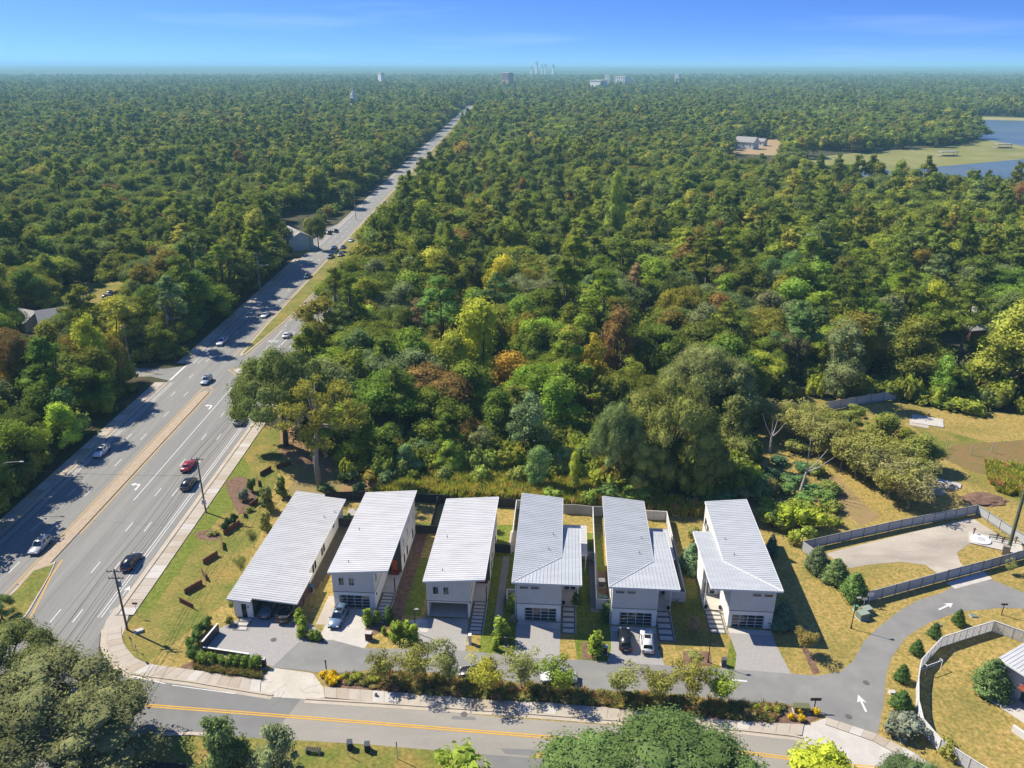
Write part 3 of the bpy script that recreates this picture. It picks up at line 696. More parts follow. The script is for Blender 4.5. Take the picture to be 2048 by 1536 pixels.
hero('broad', 1670, 800, 640, 100, (.10,.115,.045), 'broadleaf_tree', 'moss-draped tree at the wood edge above the back field', seed=25)
hero('pine', 1585, 760, 595, 100, (.08,.12,.035), 'pine_tree', 'tall green pine in the wood above the crape myrtle row', seed=26)
hero('bigoak', 572, 892, 690, 205, (.085,.10,.026), 'oak_tree', 'dark spreading oak overhanging the highway lanes beside the tall bare-trunked tree', seed=27)
hero('broad', 1925, 430, 395, 40, (.18,.12,.03), 'broadleaf_tree', 'orange-tinted tree near the lake at the right', seed=28)
hero('broad', 930, 350, 280, 70, (.19,.14,.03), 'broadleaf_tree', 'orange autumn tree on the right side of the distant highway', seed=29)
hero('broad', 1075, 985, 890, 70, (.115,.165,.055), 'broadleaf_tree', 'light green young tree just behind the fourth house', seed=30)
hero('broad', 815, 955, 880, 60, (.11,.16,.06), 'broadleaf_tree', 'pale leafy young tree at the wood edge behind the second house', seed=31)
hero('broad', 900, 945, 880, 70, (.16,.21,.03), 'broadleaf_tree', 'lime young tree at the wood edge behind the third house', seed=32)
hero('broad', 1150, 985, 900, 40, (.2,.22,.03), 'broadleaf_tree', 'slim yellow-green tree behind the gap between fourth and fifth houses', seed=33)

nk = 0
for p in near_pts:
    if any((p[0]-a)**2 + (p[1]-b)**2 < (r+1.0)**2 for a, b, r in HERO_CLEAR): continue
    if p[2] != 8.01 and any(p[1] < b and p[1] > b-45 and abs(p[0]*b/p[1]-a) < wd*.5+2.5 and QY(p[1],14) < QY(b,hh*.5) for a, b, wd, hh in HERO_ALL): continue
    forest_tree(p)

# everything farther: one mass
def gn_scatter(name, P, protos, mat=None):
    """one object that scatters tree meshes on its points; P rows: x, y, z, scale xy, scale z, rot, index"""
    A = np.array(P, dtype=np.float32); me = bpy.data.meshes.new(name); n = len(A)
    me.vertices.add(n); me.vertices.foreach_set('co', A[:,:3].ravel())
    for nm2, data, ty in (('sxy',A[:,3],'FLOAT'),('sz',A[:,4],'FLOAT'),('rot',A[:,5],'FLOAT')):
        a = me.attributes.new(nm2, ty, 'POINT'); a.data.foreach_set('value', np.ascontiguousarray(data))
    a = me.attributes.new('pick', 'INT', 'POINT'); a.data.foreach_set('value', A[:,6].astype(np.int32))
    o = bpy.data.objects.new(name, me); COL.objects.link(o)
    src = bpy.data.collections.new(name + '_kinds')
    for i, pm in enumerate(protos):
        so = bpy.data.objects.new('%s_kind_%02d' % (name, i), pm); src.objects.link(so)
    g = bpy.data.node_groups.new(name, 'GeometryNodeTree'); N = g.nodes.new; K = g.links.new
    g.interface.new_socket('Geometry', in_out='INPUT', socket_type='NodeSocketGeometry'); g.interface.new_socket('Geometry', in_out='OUTPUT', socket_type='NodeSocketGeometry')
    gi = N('NodeGroupInput'); go = N('NodeGroupOutput'); ip = N('GeometryNodeInstanceOnPoints'); ci = N('GeometryNodeCollectionInfo')
    ci.inputs['Collection'].default_value = src; ci.inputs['Separate Children'].default_value = True; ci.inputs['Reset Children'].default_value = True
    ip.inputs['Pick Instance'].default_value = True
    def at(nm2, ty='FLOAT'):
        a = N('GeometryNodeInputNamedAttribute'); a.data_type = ty; a.inputs['Name'].default_value = nm2; return a.outputs['Attribute']
    sx = at('sxy'); cx_ = N('ShaderNodeCombineXYZ'); K(sx, cx_.inputs[0]); K(sx, cx_.inputs[1]); K(at('sz'), cx_.inputs[2])
    cr_ = N('ShaderNodeCombineXYZ'); K(at('rot'), cr_.inputs[2])
    K(gi.outputs[0], ip.inputs['Points']); K(ci.outputs[0], ip.inputs['Instance']); K(at('pick','INT'), ip.inputs['Instance Index'])
    K(cr_.outputs[0], ip.inputs['Rotation']); K(cx_.outputs[0], ip.inputs['Scale']); K(ip.outputs[0], go.inputs[0])
    md = o.modifiers.new('scatter', 'NODES'); md.node_group = g
    return tag(o, kind='stuff')
def joined(kind, seed, lod):
    cm, tm_ = proto(kind, seed, lod)
    b = bmesh.new(); b.from_mesh(cm); b.faces.ensure_lookup_table(); k = len(b.faces); b.from_mesh(tm_); b.faces.ensure_lookup_table()
    for f in b.faces[k:]: f.material_index = 1
    me = bpy.data.meshes.new(kind); me.materials.append(leaf_far); me.materials.append(bark)
    b.to_mesh(me); b.free(); return me
KI = ['oak','oak','oak','broad','broad','broad','broad','pine','pine','pine','vine']
mid = [joined(k, 40+i, 1) for i, k in enumerate(KI)]; far = [joined(k, 60+i, 2) for i, k in enumerate(KI)]; far0 = [joined(k, 80+i, 1) for i, k in enumerate(KI)]
def row(p):
    x, y, s = p; rr = random; q = noise.noise((x*.006, y*.006, 9))
    k = rr.choices(range(11), [.12+.08*q]*3+[.10]*4+[max(.015,.04-.1*q)]*3+[.05])[0]
    f = rr.uniform(.8,1.45)*(1.12 if s < 9 else s/8.6); fz = rr.uniform(.82,1.2)*(1.0 if s < 12 else 1.1)
    fz *= 1 + .3*noise.noise((x*.009, y*.006, 21)); f *= 1 + .15*noise.noise((x*.02, y*.015, 5))
    return (x, y, -.3, f, fz, rr.uniform(0,6.28), k)
A = [row(p) for p in rest if p[1] < 620]; B = [row(p) for p in rest if p[1] >= 620]
gn_scatter('woodland', A, mid); gn_scatter('distant_woodland', B, far)
print('trees', len(near_pts), len(A), len(B))

# rolling wooded country to the horizon
def hills():
    ys = [5300 + 230*i for i in range(20)] + [10000 + 500*i for i in range(23)]
    V = []; Fc = []; nx = 150
    for yy in ys:
        for i in range(nx+1):
            x = (i/nx*2-1)*yy*.78
            h = 15 + 12*noise.noise((x*.0006, yy*.0005, 1.7)) + (yy-5300)*.0034 + 5*noise.noise((x*.011, yy*.004, 4)) + (yy > 9500)*9*noise.noise((x*.0004, yy*.0007, 8)) - x*.0004*(yy > 9000)
            V.append((x, yy, min(h, 82)))
    for j in range(len(ys)-1):
        for i in range(nx): a = j*(nx+1)+i; Fc.append((a,a+1,a+nx+2,a+nx+1))
    m = MB(); m.v = V; m.f = Fc; m.m = [0]*len(Fc)
    return m.build('hills', M('far_canopy', (.065,.085,.03), (.09,.11,.04), .01, bump=1, bscale=.02, spec=.05, fine=.3), smooth=True, kind='structure')
hills()
# lake
m = MB(); m.sheet(LAKE, .03); struct('lake', m, water)
m = MB(); m.sheet(MARSH, .05); struct('marsh', m, marsh)
gsheet('far_shore', [(1885,228),(1905,238),(2048,241.5),(2600,244),(2600,238),(2048,236),(1960,233),(1900,227)], .05, M('shore_grass', (.30,.26,.10), (.22,.21,.07), .03))
gsheet('shore_clearing', [(1455,286),(1552,278),(1585,298),(1560,312),(1455,306)], .04, M('clearing_soil', (.34,.21,.12), (.27,.22,.09), .03))
gsheet('clearing_lawn', [(120,572),(245,562),(275,603),(105,640)], .04, mixg)
gsheet('car_park', [(575,488),(630,478),(648,458),(700,440),(728,440),(690,462),(640,500),(600,502)], .04, asph2)
gsheet('corner_lawn', [(556,490),(600,492),(640,505),(618,516),(560,512)], .045, dry)
gsheet('side_lawn', [(862,268),(905,262),(880,295),(862,290)], .04, mixg)

# haze
hm = bpy.data.materials.new('haze'); hm.use_nodes = True; t = hm.node_tree; t.nodes.clear()
pv = t.nodes.new('ShaderNodeVolumePrincipled'); ou = t.nodes.new('ShaderNodeOutputMaterial')
pv.inputs['Color'].default_value = (.42,.84,1,1); pv.inputs['Density'].default_value = 1.2e-4; pv.inputs['Anisotropy'].default_value = 0.0
t.links.new(pv.outputs[0], ou.inputs['Volume'])
m = MB(); m.box(-BIG-300, BIG+300, -600, BIG+300, -1, 126); hz = m.build('haze', hm, kind='stuff')

# ------------------------------------------------------------------ houses
def window(parent, c, u, wd, ht, fr=trim_w, gl=glass, f=.09, mull=0):
    """framed window; c = centre on the wall, u = direction along the wall (local xy), outward normal is u rotated -90"""
    u = Vector((u[0],u[1],0)).normalized(); n = Vector((u.y,-u.x,0)); c = Vector(c); z = Vector((0,0,1)); mb = MB()
    def bar(a0,a1,b0,b1,d0,d1,M_):
        vs = [c + u*a + z*b + n*d for d in (d0,d1) for a,b in ((a0,b0),(a1,b0),(a1,b1),(a0,b1))]
        M_.add(vs, [(3,2,1,0),(4,5,6,7),(0,1,5,4),(1,2,6,5),(2,3,7,6),(3,0,4,7)])
    W, H = wd/2, ht/2
    bar(-W-f,-W,-H-f,H+f,-.02,.06,mb); bar(W,W+f,-H-f,H+f,-.02,.06,mb); bar(-W,W,-H-f,-H,-.02,.06,mb); bar(-W,W,H,H+f,-.02,.06,mb)
    for k in range(mull): a = -W + wd*(k+1)/(mull+1); bar(a-.03,a+.03,-H,H,.0,.05,mb)
    fo = mb.build('window', fr, parent); pb = MB(); bar(-W,W,-H,H,-.02,.02,pb); pb.build('pane', gl, fo); return fo
def garage_door(parent, x0, x1, z0, z1, y, cols=4, rows=4):
    mb = MB(); cw = (x1-x0)/cols; rh = (z1-z0)/rows
    for i in range(cols+1): x = x0+i*cw; mb.box(x-.05,x+.05,y-.05,y+.03,z0,z1)
    for j in range(rows+1):
        z = z0+j*rh
        for i in range(cols): mb.box(x0+i*cw+.05,x0+(i+1)*cw-.05,y-.045,y+.025,max(z0,z-.05),min(z1,z+.05))
    o = mb.build('garage_door', M('aluminium', (.42,.43,.43), rough=.45), parent)
    pm = MB(); pm.box(.05,cw-.05,-.012,.012,.05,rh-.05); me = pm.mesh('pane', glass)
    for i in range(cols):
        for j in range(rows): inst('pane', me, o, (x0+i*cw, y, z0+j*rh))
    return o
def battens(parent, zone, x0, x1, y, z0, zf, mat, step=.45, axis='x'):
    mb = MB(); n = int((x1-x0)/step)
    for k in range(1, n):
        p = x0 + (x1-x0)*k/n
        if axis == 'x': mb.wedge(p-.02,p+.02,y-.03,y,z0,lambda a,b: zf(a,y)-.01)
        else: mb.wedge(y,y+.03,p-.02,p+.02,z0,lambda a,b: zf(y,b)-.01)
    return mb.build('battens', mat, parent, kind='stuff')
def roof_part(house, poly, zf, mat, th=.24, seams='x', step=.52, name='roof', fascia=trim_w, ribh=.048, clip=None):
    mb = MB(); mb.prism(poly, lambda x,y: zf(x,y)-th, zf); ro = mb.build(name, mat, house)
    rb = MB(); ys = [p[1] for p in poly]; xs = [p[0] for p in poly]
    def spans(v, ax):
        o = []; n = len(poly)
        for i in range(n):
            a, b = poly[i], poly[(i+1)%n]
            if (a[ax]-v)*(b[ax]-v) < 0: t = (v-a[ax])/(b[ax]-a[ax]); o.append(a[1-ax]+(b[1-ax]-a[1-ax])*t)
        o.sort(); return list(zip(o[::2], o[1::2]))
    lo, hi = (min(ys),max(ys)) if seams == 'x' else (min(xs),max(xs))
    v = lo + step*.5; h = .025
    while v < hi:
        for a, b in spans(v, 1 if seams == 'x' else 0):
            if seams == 'x': rb.wedge(a+.02,b-.02,v-h,v+h,lambda x,y: zf(x,y)-.02, lambda x,y: zf(x,y)+ribh)
            else: rb.wedge(v-h,v+h,a+.02,b-.02,lambda x,y: zf(x,y)-.02, lambda x,y: zf(x,y)+ribh)
        v += step
    rb.build('roof_seams', mat, ro, kind='stuff')
    if len(poly) > 3 and name == 'roof':
        for cx0_, cy0_ in ((min(xs)+.45, min(ys)+.95),(max(xs)-2.2 if 0 else min(xs)+.45, max(ys)-1.0)):
            dp = MB(); dp.box(cx0_-.06,cx0_+.06,cy0_-.06,cy0_+.06,.1,zf(cx0_,cy0_)-th); dp.build('downpipe', trim_w, house)
    fb = MB(); n = len(poly); ccx = sum(xs)/n; ccy = sum(ys)/n
    for i in range(n):
        a, b = Vector(poly[i]), Vector(poly[(i+1)%n]); d = (b-a).normalized(); nn = Vector((d.y,-d.x)) * .05
        if (a+nn-Vector((ccx,ccy))).length < (a-nn-Vector((ccx,ccy))).length: nn = -nn
        fb.prism([tuple(a),tuple(b),tuple(b+nn),tuple(a+nn)] if nn.length else [], lambda x,y: zf(x,y)-th-.03, lambda x,y: zf(x,y)+.02)
    fb.build('fascia', fascia, ro)
    return ro
def vent(ro, x, y, zf):
    mb = MB(); mb.lathe([(.09,zf(x,y)-.02),(.06,zf(x,y)+.12),(.05,zf(x,y)+.42)], 8, x, y); mb.build('vent_pipe', M('vent_metal', (.2,.2,.2)), ro)
YAW = R(-4)

def house_a(px, label, carport=False, porch_red=True):
    h = empty('house', G(*px), YAW, label, 'house', 'row of metal-roofed houses')
    zl, zr = 6.85, 7.6
    zf = lambda x, y: zl + (zr-zl)*(x+.3)/9.0
    zw = lambda x, y: zf(x,y)-.25
    lower = MB()
    if not carport:
        lower.box(0,.75,0,.3,0,2.85); lower.box(5.45,6.25,0,.3,0,2.85); lower.box(.75,5.45,0,.3,2.3,2.85); lower.box(0,6.25,.3,9.3,0,2.85)
    else:
        lower.box(0,.22,0,6.5,0,2.85); lower.box(6.03,6.25,0,6.5,0,2.85); lower.box(.22,6.03,0,6.5,2.6,2.85); lower.box(0,6.25,6.5,9.3,0,2.85)
        fl = MB(); fl.box(.22,6.03,.05,6.5,.0,.1); fl.build('carport_floor', concw, h)
        st = MB()
        for x in (1.2,2.5,3.7,5.0): st.lathe([(.16,.1),(.2,.35),(.1,.6),(.03,.62)], 8, x, 3.8)
        st.build('stools', blackm, h, kind='stuff')
    lower.box(0,8.45,9.3,21.3,0,2.85); lower.build('wall', siding_w, h)
    up = MB(); up.wedge(-.03,6.28,-.03,9.3,2.95,zw); up.wedge(-.03,8.48,9.3,21.33,2.95,zw); u = up.build('upper_wall', siding_g, h)
    battens(u, h, 0, 6.25, -.03, 2.95, zw, siding_g); battens(u, h, 9.3, 21.3, 8.48, 2.95, zw, siding_g, axis='y')
    bd = MB(); bd.box(-.05,6.3,-.05,9.3,2.85,2.95); bd.box(-.05,8.5,9.3,21.35,2.85,2.95); bd.build('dark_band', M('band_grey', (.10,.105,.115)), h)
    ew = MB(); ew.wedge(6.25,8.4,9.22,9.3,0.02,zw); ew.build('entry_wall', siding_d, h)
    ro = roof_part(h, [(-.3,-.85),(8.7,-.85),(8.7,22.6),(-.3,22.6)], zf, metal_w)
    for x, y in ((2.2,1.6),(1.6,10.5)): vent(ro, x, y, zf)
    for x in (1.35,2.9): window(h, (x,-.03,4.75), (1,0), .75, 1.25)
    window(h, (6.28,1.2,4.9), (0,1), .55, 1.3)
    for y in (11.0,14.2,19.2): window(h, (8.48,y,4.6), (0,1), .5, 1.4)
    for y in (15.2,15.9,16.6): window(h, (8.48,y,5.6), (0,1), .35, .5)
    for y in (11.2,13.6,18.5): window(h, (8.45,y,1.5), (0,1), .5, 1.5, trim_d)
    if not carport: garage_door(h, .8, 5.4, .05, 2.25, .1)
    # entry porch
    p = MB(); p.box(6.3,8.5,3.9,9.2,.0,.16); p.build('porch', concw, h)
    d = MB(); d.box(6.85,7.75,9.16,9.22,.16,2.4); dd = d.build('door', M('orange_door', (.42,.09,.025)) if porch_red else trim_d, h); k = MB(); k.box(7.62,7.68,9.12,9.16,1.1,1.35); k.build('handle', blackm, dd)
    s = MB(); s.box(8.3,8.45,3.95,4.1,.16,2.8) ; s.box(6.5,8.1,8.4,9.1,.16,.6); s.build('bench', M('dark_red_wood',(.16,.035,.025)), h)
    lt = MB(); lt.box(6.25,6.37,.9,1.05,1.9,2.25); lt.build('wall_lamp', blackm, h)
    return h
def house_b(px, label, mirror=False, W=6.5):
    h = empty('house', G(*px), YAW, label, 'house', 'row of metal-roofed houses')
    X = (lambda x: W-x) if mirror else (lambda x: x)
    class PM(MB):
        def box(s, x0,x1,y0,y1,z0,z1):
            a, b = sorted((X(x0),X(x1))); return MB.box(s,a,b,y0,y1,z0,z1)
        def wedge(s, x0,x1,y0,y1,z0,zf):
            a, b = sorted((X(x0),X(x1))); return MB.wedge(s,a,b,y0,y1,z0,zf)
    zc = 7.3
    zm = lambda x, y: zc - .105*(X(x)+.65) if X(X(x)) == x or True else 0
    zmain = lambda x, y: zc - .105*(X(x)+.65)
    zwing = lambda x, y: zc - .097*(y+.9)
    hip_y = 6.85; 
    w0 = PM(); w0.box(0,1.15,0,.3,0,2.95); w0.box(5.85,W,0,.3,0,2.95); w0.box(1.15,5.85,0,.3,2.28,2.95); w0.box(0,W,.3,24,0,2.95); w0.build('wall', siding_w, h)
    zu = lambda x, y: min(zmain(x,y), 99 if y > 6 else max(zmain(x,y), zwing(x,y)))-.25
    u = PM(); u.wedge(-.03,W+.03,-.03,6.5,3.05,lambda x,y: min(zmain(x,y),zmain(x,y))-.25); u.wedge(-.03,W-.1,6.5,24.03,3.05,lambda x,y: zmain(x,y)-.25)
    uo = u.build('upper_wall', siding_g, h)
    # front gable infill up to the level eave
    gi = PM(); gi.wedge(-.03,W+.03,-.04,.2,lambda x,y: zmain(x,y)-.3,lambda x,y: zwing(x,y)-.25); gi.build('gable_wall', siding_g, h)
    bt = PM()
    for k in range(1,15): x = W*k/15; bt.box(x-.018,x+.018,-.06,-.03,3.05,zc-.36)
    bt.build('battens', siding_g, uo, kind='stuff')
    b = PM(); b.box(-.05,W+.05,-.05,24.05,2.95,3.05); b.build('dark_band', M('band_grey', (.10,.105,.115)), h)
    # wing beside the main block
    wg = PM(); wg.box(W,9.0,7.4,16.2,0,2.9); wg.build('wing_wall', siding_w, h)
    wg = PM(); wg.wedge(W,8.95,7.42,16.2,2.9,lambda x,y: zwing(x,y)-.25); wg.build('wing_upper_wall', siding_g, h)
    P = lambda L_: [(X(x),y) for x,y in L_]
    apx = (W-.05, hip_y)
    ro = roof_part(h, P([(-.65,-.9),apx,(W-.05,24.6),(-.65,24.6)]), zmain, metal_b, seams='x')
    rf = roof_part(h, P([(-.62,-.9),(9.35,-.9),(9.35,16.6),(W-.03,16.6),(W-.03,hip_y)]), zwing, metal_b, seams='y', name='front_roof')
    rc = MB(); a = (X(-.6),-.85); rc.tube([(a[0],a[1],zc+.03),(X(W-.05),hip_y,zmain(X(W-.05),hip_y)+.05)], .07, n=6); rc.build('ridge_cap', trim_w, ro)
    for x, y in ((4.4,8.5),(5.0,12.8)): vent(ro, X(x), y, zmain)
    wl = PM(); wl.wedge(W-.1,W-.06,hip_y+.5,24,lambda x,y: zwing(x,y)+.0 if y < 17 else 2.9,lambda x,y: zmain(x,y)-.2); wl.build('clerestory_wall', siding_g, h)
    for x0, x1 in ((.35,1.7),(1.95,3.3)): window(h, (X((x0+x1)/2),-.04,5.85), (1,0), x1-x0-.15, .42, f=.07, gl=glass if not px[0] == 1222 else glass_g)
    g0, g1 = sorted((X(1.25),X(5.8))); garage_door(h, g0, g1, .04, 2.25, .1)
    # entry
    e = PM(); e.box(W+.05,9.1,3.6,7.4,0,.18); e.build('porch', concw, h)
    window(h, (X(7.35),7.4,1.35), (1,0), .7, 2.0, trim_w); window(h, (X(8.3),7.4,1.35), (1,0), .7, 2.0, trim_w)
    po = PM(); po.box(8.9,9.05,4.0,4.15,.18,6.4); po.build('porch_post', siding_w, h)
    for xx in (W+.35, 8.75):
        q = MB(); q.lathe([(.2,.18),(.28,.6),(.26,.62)], 10, X(xx), 3.95); q.build('planter', blackm, h)
    # rear patio roof
    zp = lambda x, y: 3.35 - .03*(y-12)
    if not mirror:
        roof_part(h, P([(W+.05,16.75),(9.05,16.75),(9.05,12.5),(10.5,12.5),(10.5,21.6),(W+.05,21.6)]), zp, metal_w, th=.18, seams='x', name='patio_roof')
        q = PM()
        for x, y in ((10.3,12.8),(10.3,21.3),(10.3,17)): q.box(x-.07,x+.07,y-.07,y+.07,0,3)
        q.build('patio_posts', trim_w, h, kind='stuff')
    else:
        q = PM()
        for k in range(3): q.box(W+.0,W+.04,17.5+k*2,18.6+k*2,3.6,4.6)
        q.build('side_windows', glass, h, kind='stuff')
    return h
def house_c(px, label):
    h = empty('house', G(*px), YAW, label, 'house', 'row of metal-roofed houses')
    zf = lambda x, y: 3.75 - .105*(x+.7); zw = lambda x, y: zf(x,y)-.22
    w0 = MB(); w0.wedge(0,.95,0,.25,0,zw); w0.wedge(1.75,2.65,0,.25,0,zw); w0.wedge(.95,1.75,0,.25,2.45,zw); w0.wedge(0,2.65,.25,7.2,0,zw); w0.wedge(0,8.4,7.2,28.5,0,zw); w0.build('wall', siding_w, h)
    d = MB(); d.box(.97,1.73,.06,.12,.05,2.43); do = d.build('door', M('black_door', (.02,.022,.024), rough=.2), h); k = MB(); k.box(1.6,1.66,.0,.06,1.0,1.4); k.build('handle', M('aluminium',(.42,.43,.43)), do)
    m = MB(); m.box(1.95,2.08,-.08,0,1.75,2.15); m.build('wall_lamp', blackm, h)
    cl = MB(); cl.box(2.65,2.72,.1,7.2,.1,2.9); cl.build('carport_wall', siding_d, h)
    cf = MB(); cf.box(2.72,9.2,.0,7.15,0,.08); cf.build('carport_floor', concs, h)
    ps = MB()
    for y in (.6,3.6,6.6): ps.wedge(9.0,9.14,y-.07,y+.07,0,zw)
    ps.build('carport_posts', trim_d, h, kind='stuff')
    sl = MB()
    for k in range(9): y = 1.0+k*.62; sl.wedge(9.16,9.2,y,y+.28,0.1,zw)
    sl.build('screen_slats', M('red_brown_slats', (.17,.05,.03), (.1,.07,.06), 2), h, kind='stuff')
    ro = roof_part(h, [(-.7,-.65),(2.75,-.65),(2.75,.25),(9.35,.25),(9.35,7.8),(8.6,7.8),(8.6,30.2),(4.6,30.2),(4.6,30.9),(-.7,30.9)], zf, metal_w, th=.2)
    for x, y in ((6.6,23.5),(7.9,25.5)): vent(ro, x, y, zf)
    for y in (10.8,11.9,15.6,16.7): window(h, (8.4,y,1.55), (0,1), .5, 1.5, trim_d)
    window(h, (8.4,22.6,2.1), (0,1), .9, .6, trim_d); window(h, (8.4,8.2,1.3), (0,1), .7, 1.7, trim_w)
    return h
house_c((473,1234), 'long low white-roofed house with open carport, leftmost of the row')
house_a((670,1214), 'two-storey grey house with white roof and blue car before its garage')
house_a((855.5,1232.5), 'two-storey grey house with open carport under two small windows', True, False)
house_b((1033.2,1239.5), 'grey house with folded metal roof and an empty paver drive before its garage')
house_b((1222,1249), 'grey house with folded metal roof and two cars parked on its drive')
house_b((1454,1254), 'grey house with mirrored folded roof and bright white left wall, rightmost of the row', True, 6.3)

# house cut by the right edge
a = Vector(G(1991.6,1379)); b = Vector(G(2048,1416.6)); d = (b-a).normalized(); ang = math.atan2(d.y,d.x)
h7 = empty('house', (a.x,a.y,0), ang, 'grey house with rust-coloured awning cut by the right edge of the picture', 'house')
zf = lambda x, y: 5.0 + .05*y
m = MB(); m.wedge(.05,9,.6,9,0,lambda x,y: zf(x,y)-.2); m.build('wall', siding_g, h7)
m = MB(); m.box(-.15,.12,-.3,9,0,4.9); m.build('fin_wall', siding_w, h7)
roof_part(h7, [(-.5,-.5),(10,-.5),(10,9.6),(-.5,9.6)], zf, metal_w, seams='y', step=.5)
m = MB(); m.prism([(2.6,-.7),(6.4,-.7),(6.4,.6),(2.6,.6)], 2.7, 2.85); m.build('awning', M('rust_awning',(.26,.07,.03),(.19,.05,.03),2), h7)
for x in (3.2,4.6,6.0): window(h7, (x,.6,1.25), (1,0), 1.1, 2.2, trim_w, glass_g)
m = MB(); m.box(-.3,7,-2.6,.55,0,.12); m.build('terrace', concw, h7)
m = MB(); m.box(5.2,9,-5.2,-4.9,0,1.0); m.build('low_wall', siding_g, h7)
for (x, y, s_) in ((1.6,-.2,.35),(2.4,-1.2,.2)):
    m = MB(); m.lathe([(s_*.5,.12),(s_*.6,.4),(s_*.55,.42)], 8, x, y); m.build('planter', blackm, h7)

# walkways with stepping pads
def walk(hp, x0, x1, y0, y1, n, pad=True, W=None):
    root = empty('entry_walk', G(*hp), YAW, kind='structure')
    m = MB(); m.box(x0,x1,y0,y1,.0,.055); m.build('gravel_bed', M('dark_gravel', (.085,.088,.095), (.13,.13,.135), 6), root, kind='structure')
    bw = MB(); bw.box(x1,x1+.08,y0,y1,0,.1); bw.build('edging', concw, root)
    me = MB(); ln = (y1-y0)/n; me.box(0,x1-x0-.5,0,ln*.62,.03,.085); mm = me.mesh('stepping_pad', concw)
    for k in range(n): inst('stepping_pad', mm, root, (x0+.25, y0+ln*(k+.2), random.uniform(-.004,.004)))
    return root
walk((670,1214), 6.4, 8.5, -3.4, 3.85, 9); walk((855.5,1232.5), 6.4, 8.5, -3.6, 3.85, 9)
walk((1033.2,1239.5), 6.6, 8.7, -2.6, 3.5, 5); walk((1222,1249), 6.6, 8.9, -3.2, 3.5, 5); walk((1454,1254), -2.8, -.3, -1.6, 3.5, 5)
walk((473,1234), 0.6, 2.8, -3.0, -.1, 3)
# long grey path and side beds
def strip(name, hp, x0, x1, y0, y1, z, mat):
    r = empty(name, G(*hp), YAW, kind='structure'); m = MB(); m.box(x0,x1,y0,y1,0,z); m.build(name+'_surface', mat, r, kind='structure'); return r
strip('side_path', (1033.2,1239.5), -3.3, -2.2, -3.5, 16, .05, asph2); strip('side_path', (1033.2,1239.5), -2.6, -1.4, 17.4, 24, .05, conc)
strip('side_bed', (473,1234), 8.6, 10.3, 9.5, 27, .05, M('shade_bed', (.16,.115,.075), (.11,.10,.045), 1.2, fine=.3)); strip('side_bed', (473,1234), 8.6, 10.0, 7.6, 9.4, .06, mulch)
strip('side_bed', (670,1214), 8.55, 10.6, -3.6, 21, .05, mulch); strip('gravel_bed', (670,1214), -1.7, -.1, -4.2, 2.5, .05, conc)
strip('side_path', (1222,1249), -2.9, -1.6, 2.6, 19, .05, M('grey_path', (.2,.19,.18))); strip('side_bed', (1222,1249), -1.6, -.1, 4, 13, .055, mulch)
strip('yard_gravel', (473,1234), 8.7, 13.4, 29.0, 31.5, .05, M('pale_gravel', (.42,.38,.35), (.25,.22,.2), 5))
strip('side_yard', (473,1234), 8.5, 13, 23.5, 29, .032, mixg); strip('back_yard', (670,1214), 8.6, 12.4, 13.6, 22, .034, dry)

# ------------------------------------------------------------------ fences and low walls
def fence(name, label, cat, pts, h, kind, sp=2.4, group=None, px=True, both=None):
    P = [Vector(p) for p in (GP(*pts) if px else pts)]; root = empty(name, (P[0].x,P[0].y,0), 0, label, cat, group); o = P[0]
    pm = {'black':trim_d,'white':white_f,'steel':M('fence_post_steel',(.12,.115,.10),rough=.6),'slat':white_f,'grey':grey_f,'chain':steelp}[kind]
    first = True
    for a, b in zip(P, P[1:]):
        n = max(1, round((b-a).length/sp)); d = (b-a)/n; an = math.atan2(d.y,d.x); ln = d.length
        m = MB(); m2 = None
        if kind == 'black': m.box(.05,ln-.05,-.03,.03,.04,h-.04); m.box(.05,ln-.05,-.05,.05,h-.1,h); mt = black_f
        elif kind == 'white':
            for j in range(6): z = .06+j*(h-.1)/6; m.box(.06,ln-.06,-.025,.025,z,z+(h-.1)/6-.04)
            m.box(.06,ln-.06,-.01,.01,.06,h-.05); m.box(.03,ln-.03,-.07,.07,h-.05,h); mt = white_f
        elif kind == 'grey':
            for j in range(7): z = .06+j*(h-.1)/7; m.box(.06,ln-.06,-.025,.025,z,z+(h-.1)/7-.04)
            m.box(.06,ln-.06,-.01,.01,.06,h-.05); m.box(.03,ln-.03,-.06,.06,h-.05,h); mt = grey_f
        elif kind == 'steel':
            k = 0; x = .05
            while x < ln-.06: m.box(x,min(x+.16,ln-.05),-.03-.02*(k%2),.03-.02*(k%2),.12,h); x += .16; k += 1
            m2 = MB(); m2.box(.05,ln-.05,-.085,-.05,h-.14,h-.05); m2.box(.05,ln-.05,-.085,-.05,.28,.36); mt = steelp
        elif kind == 'slat':
            for j in range(8): z = .08+j*(h-.1)/8; m.box(.05,ln-.05,-.03,.03,z,z+.15)
            m.box(.0,ln,-.06,.06,h-.04,h+.02); m.box(ln/2-.04,ln/2+.04,-.045,.045,.05,h-.04); mt = white_f
        me = m.mesh('panel', mt); me2 = m2.mesh('rail', pm) if m2 else None
        po = MB(); po.box(-.05,.05,-.07,.07,0,h+.03); pme = po.mesh('post', pm)
        for k in range(n):
            q = a + d*k - o; inst('panel', me, root, (q.x,q.y,0), an)
            if me2: inst('rail', me2, root, (q.x,q.y,0), an)
            if k or first: inst('post', pme, root, (q.x,q.y,0), an)
        first = False; q = b - o; inst('post', pme, root, (q.x,q.y,0), an)
    return root
fence('fence', 'black board fence behind the two leftmost houses', 'fence', [(650,1002),(735,1000)], 1.9, 'black')
fence('fence', 'black board fence behind the second and third houses', 'fence', [(830,1005),(900,1008)], 1.9, 'black')
fence('fence', 'black board fence behind the carport house meeting the white fence', 'fence', [(985,1013),(1032,1016)], 1.9, 'black')
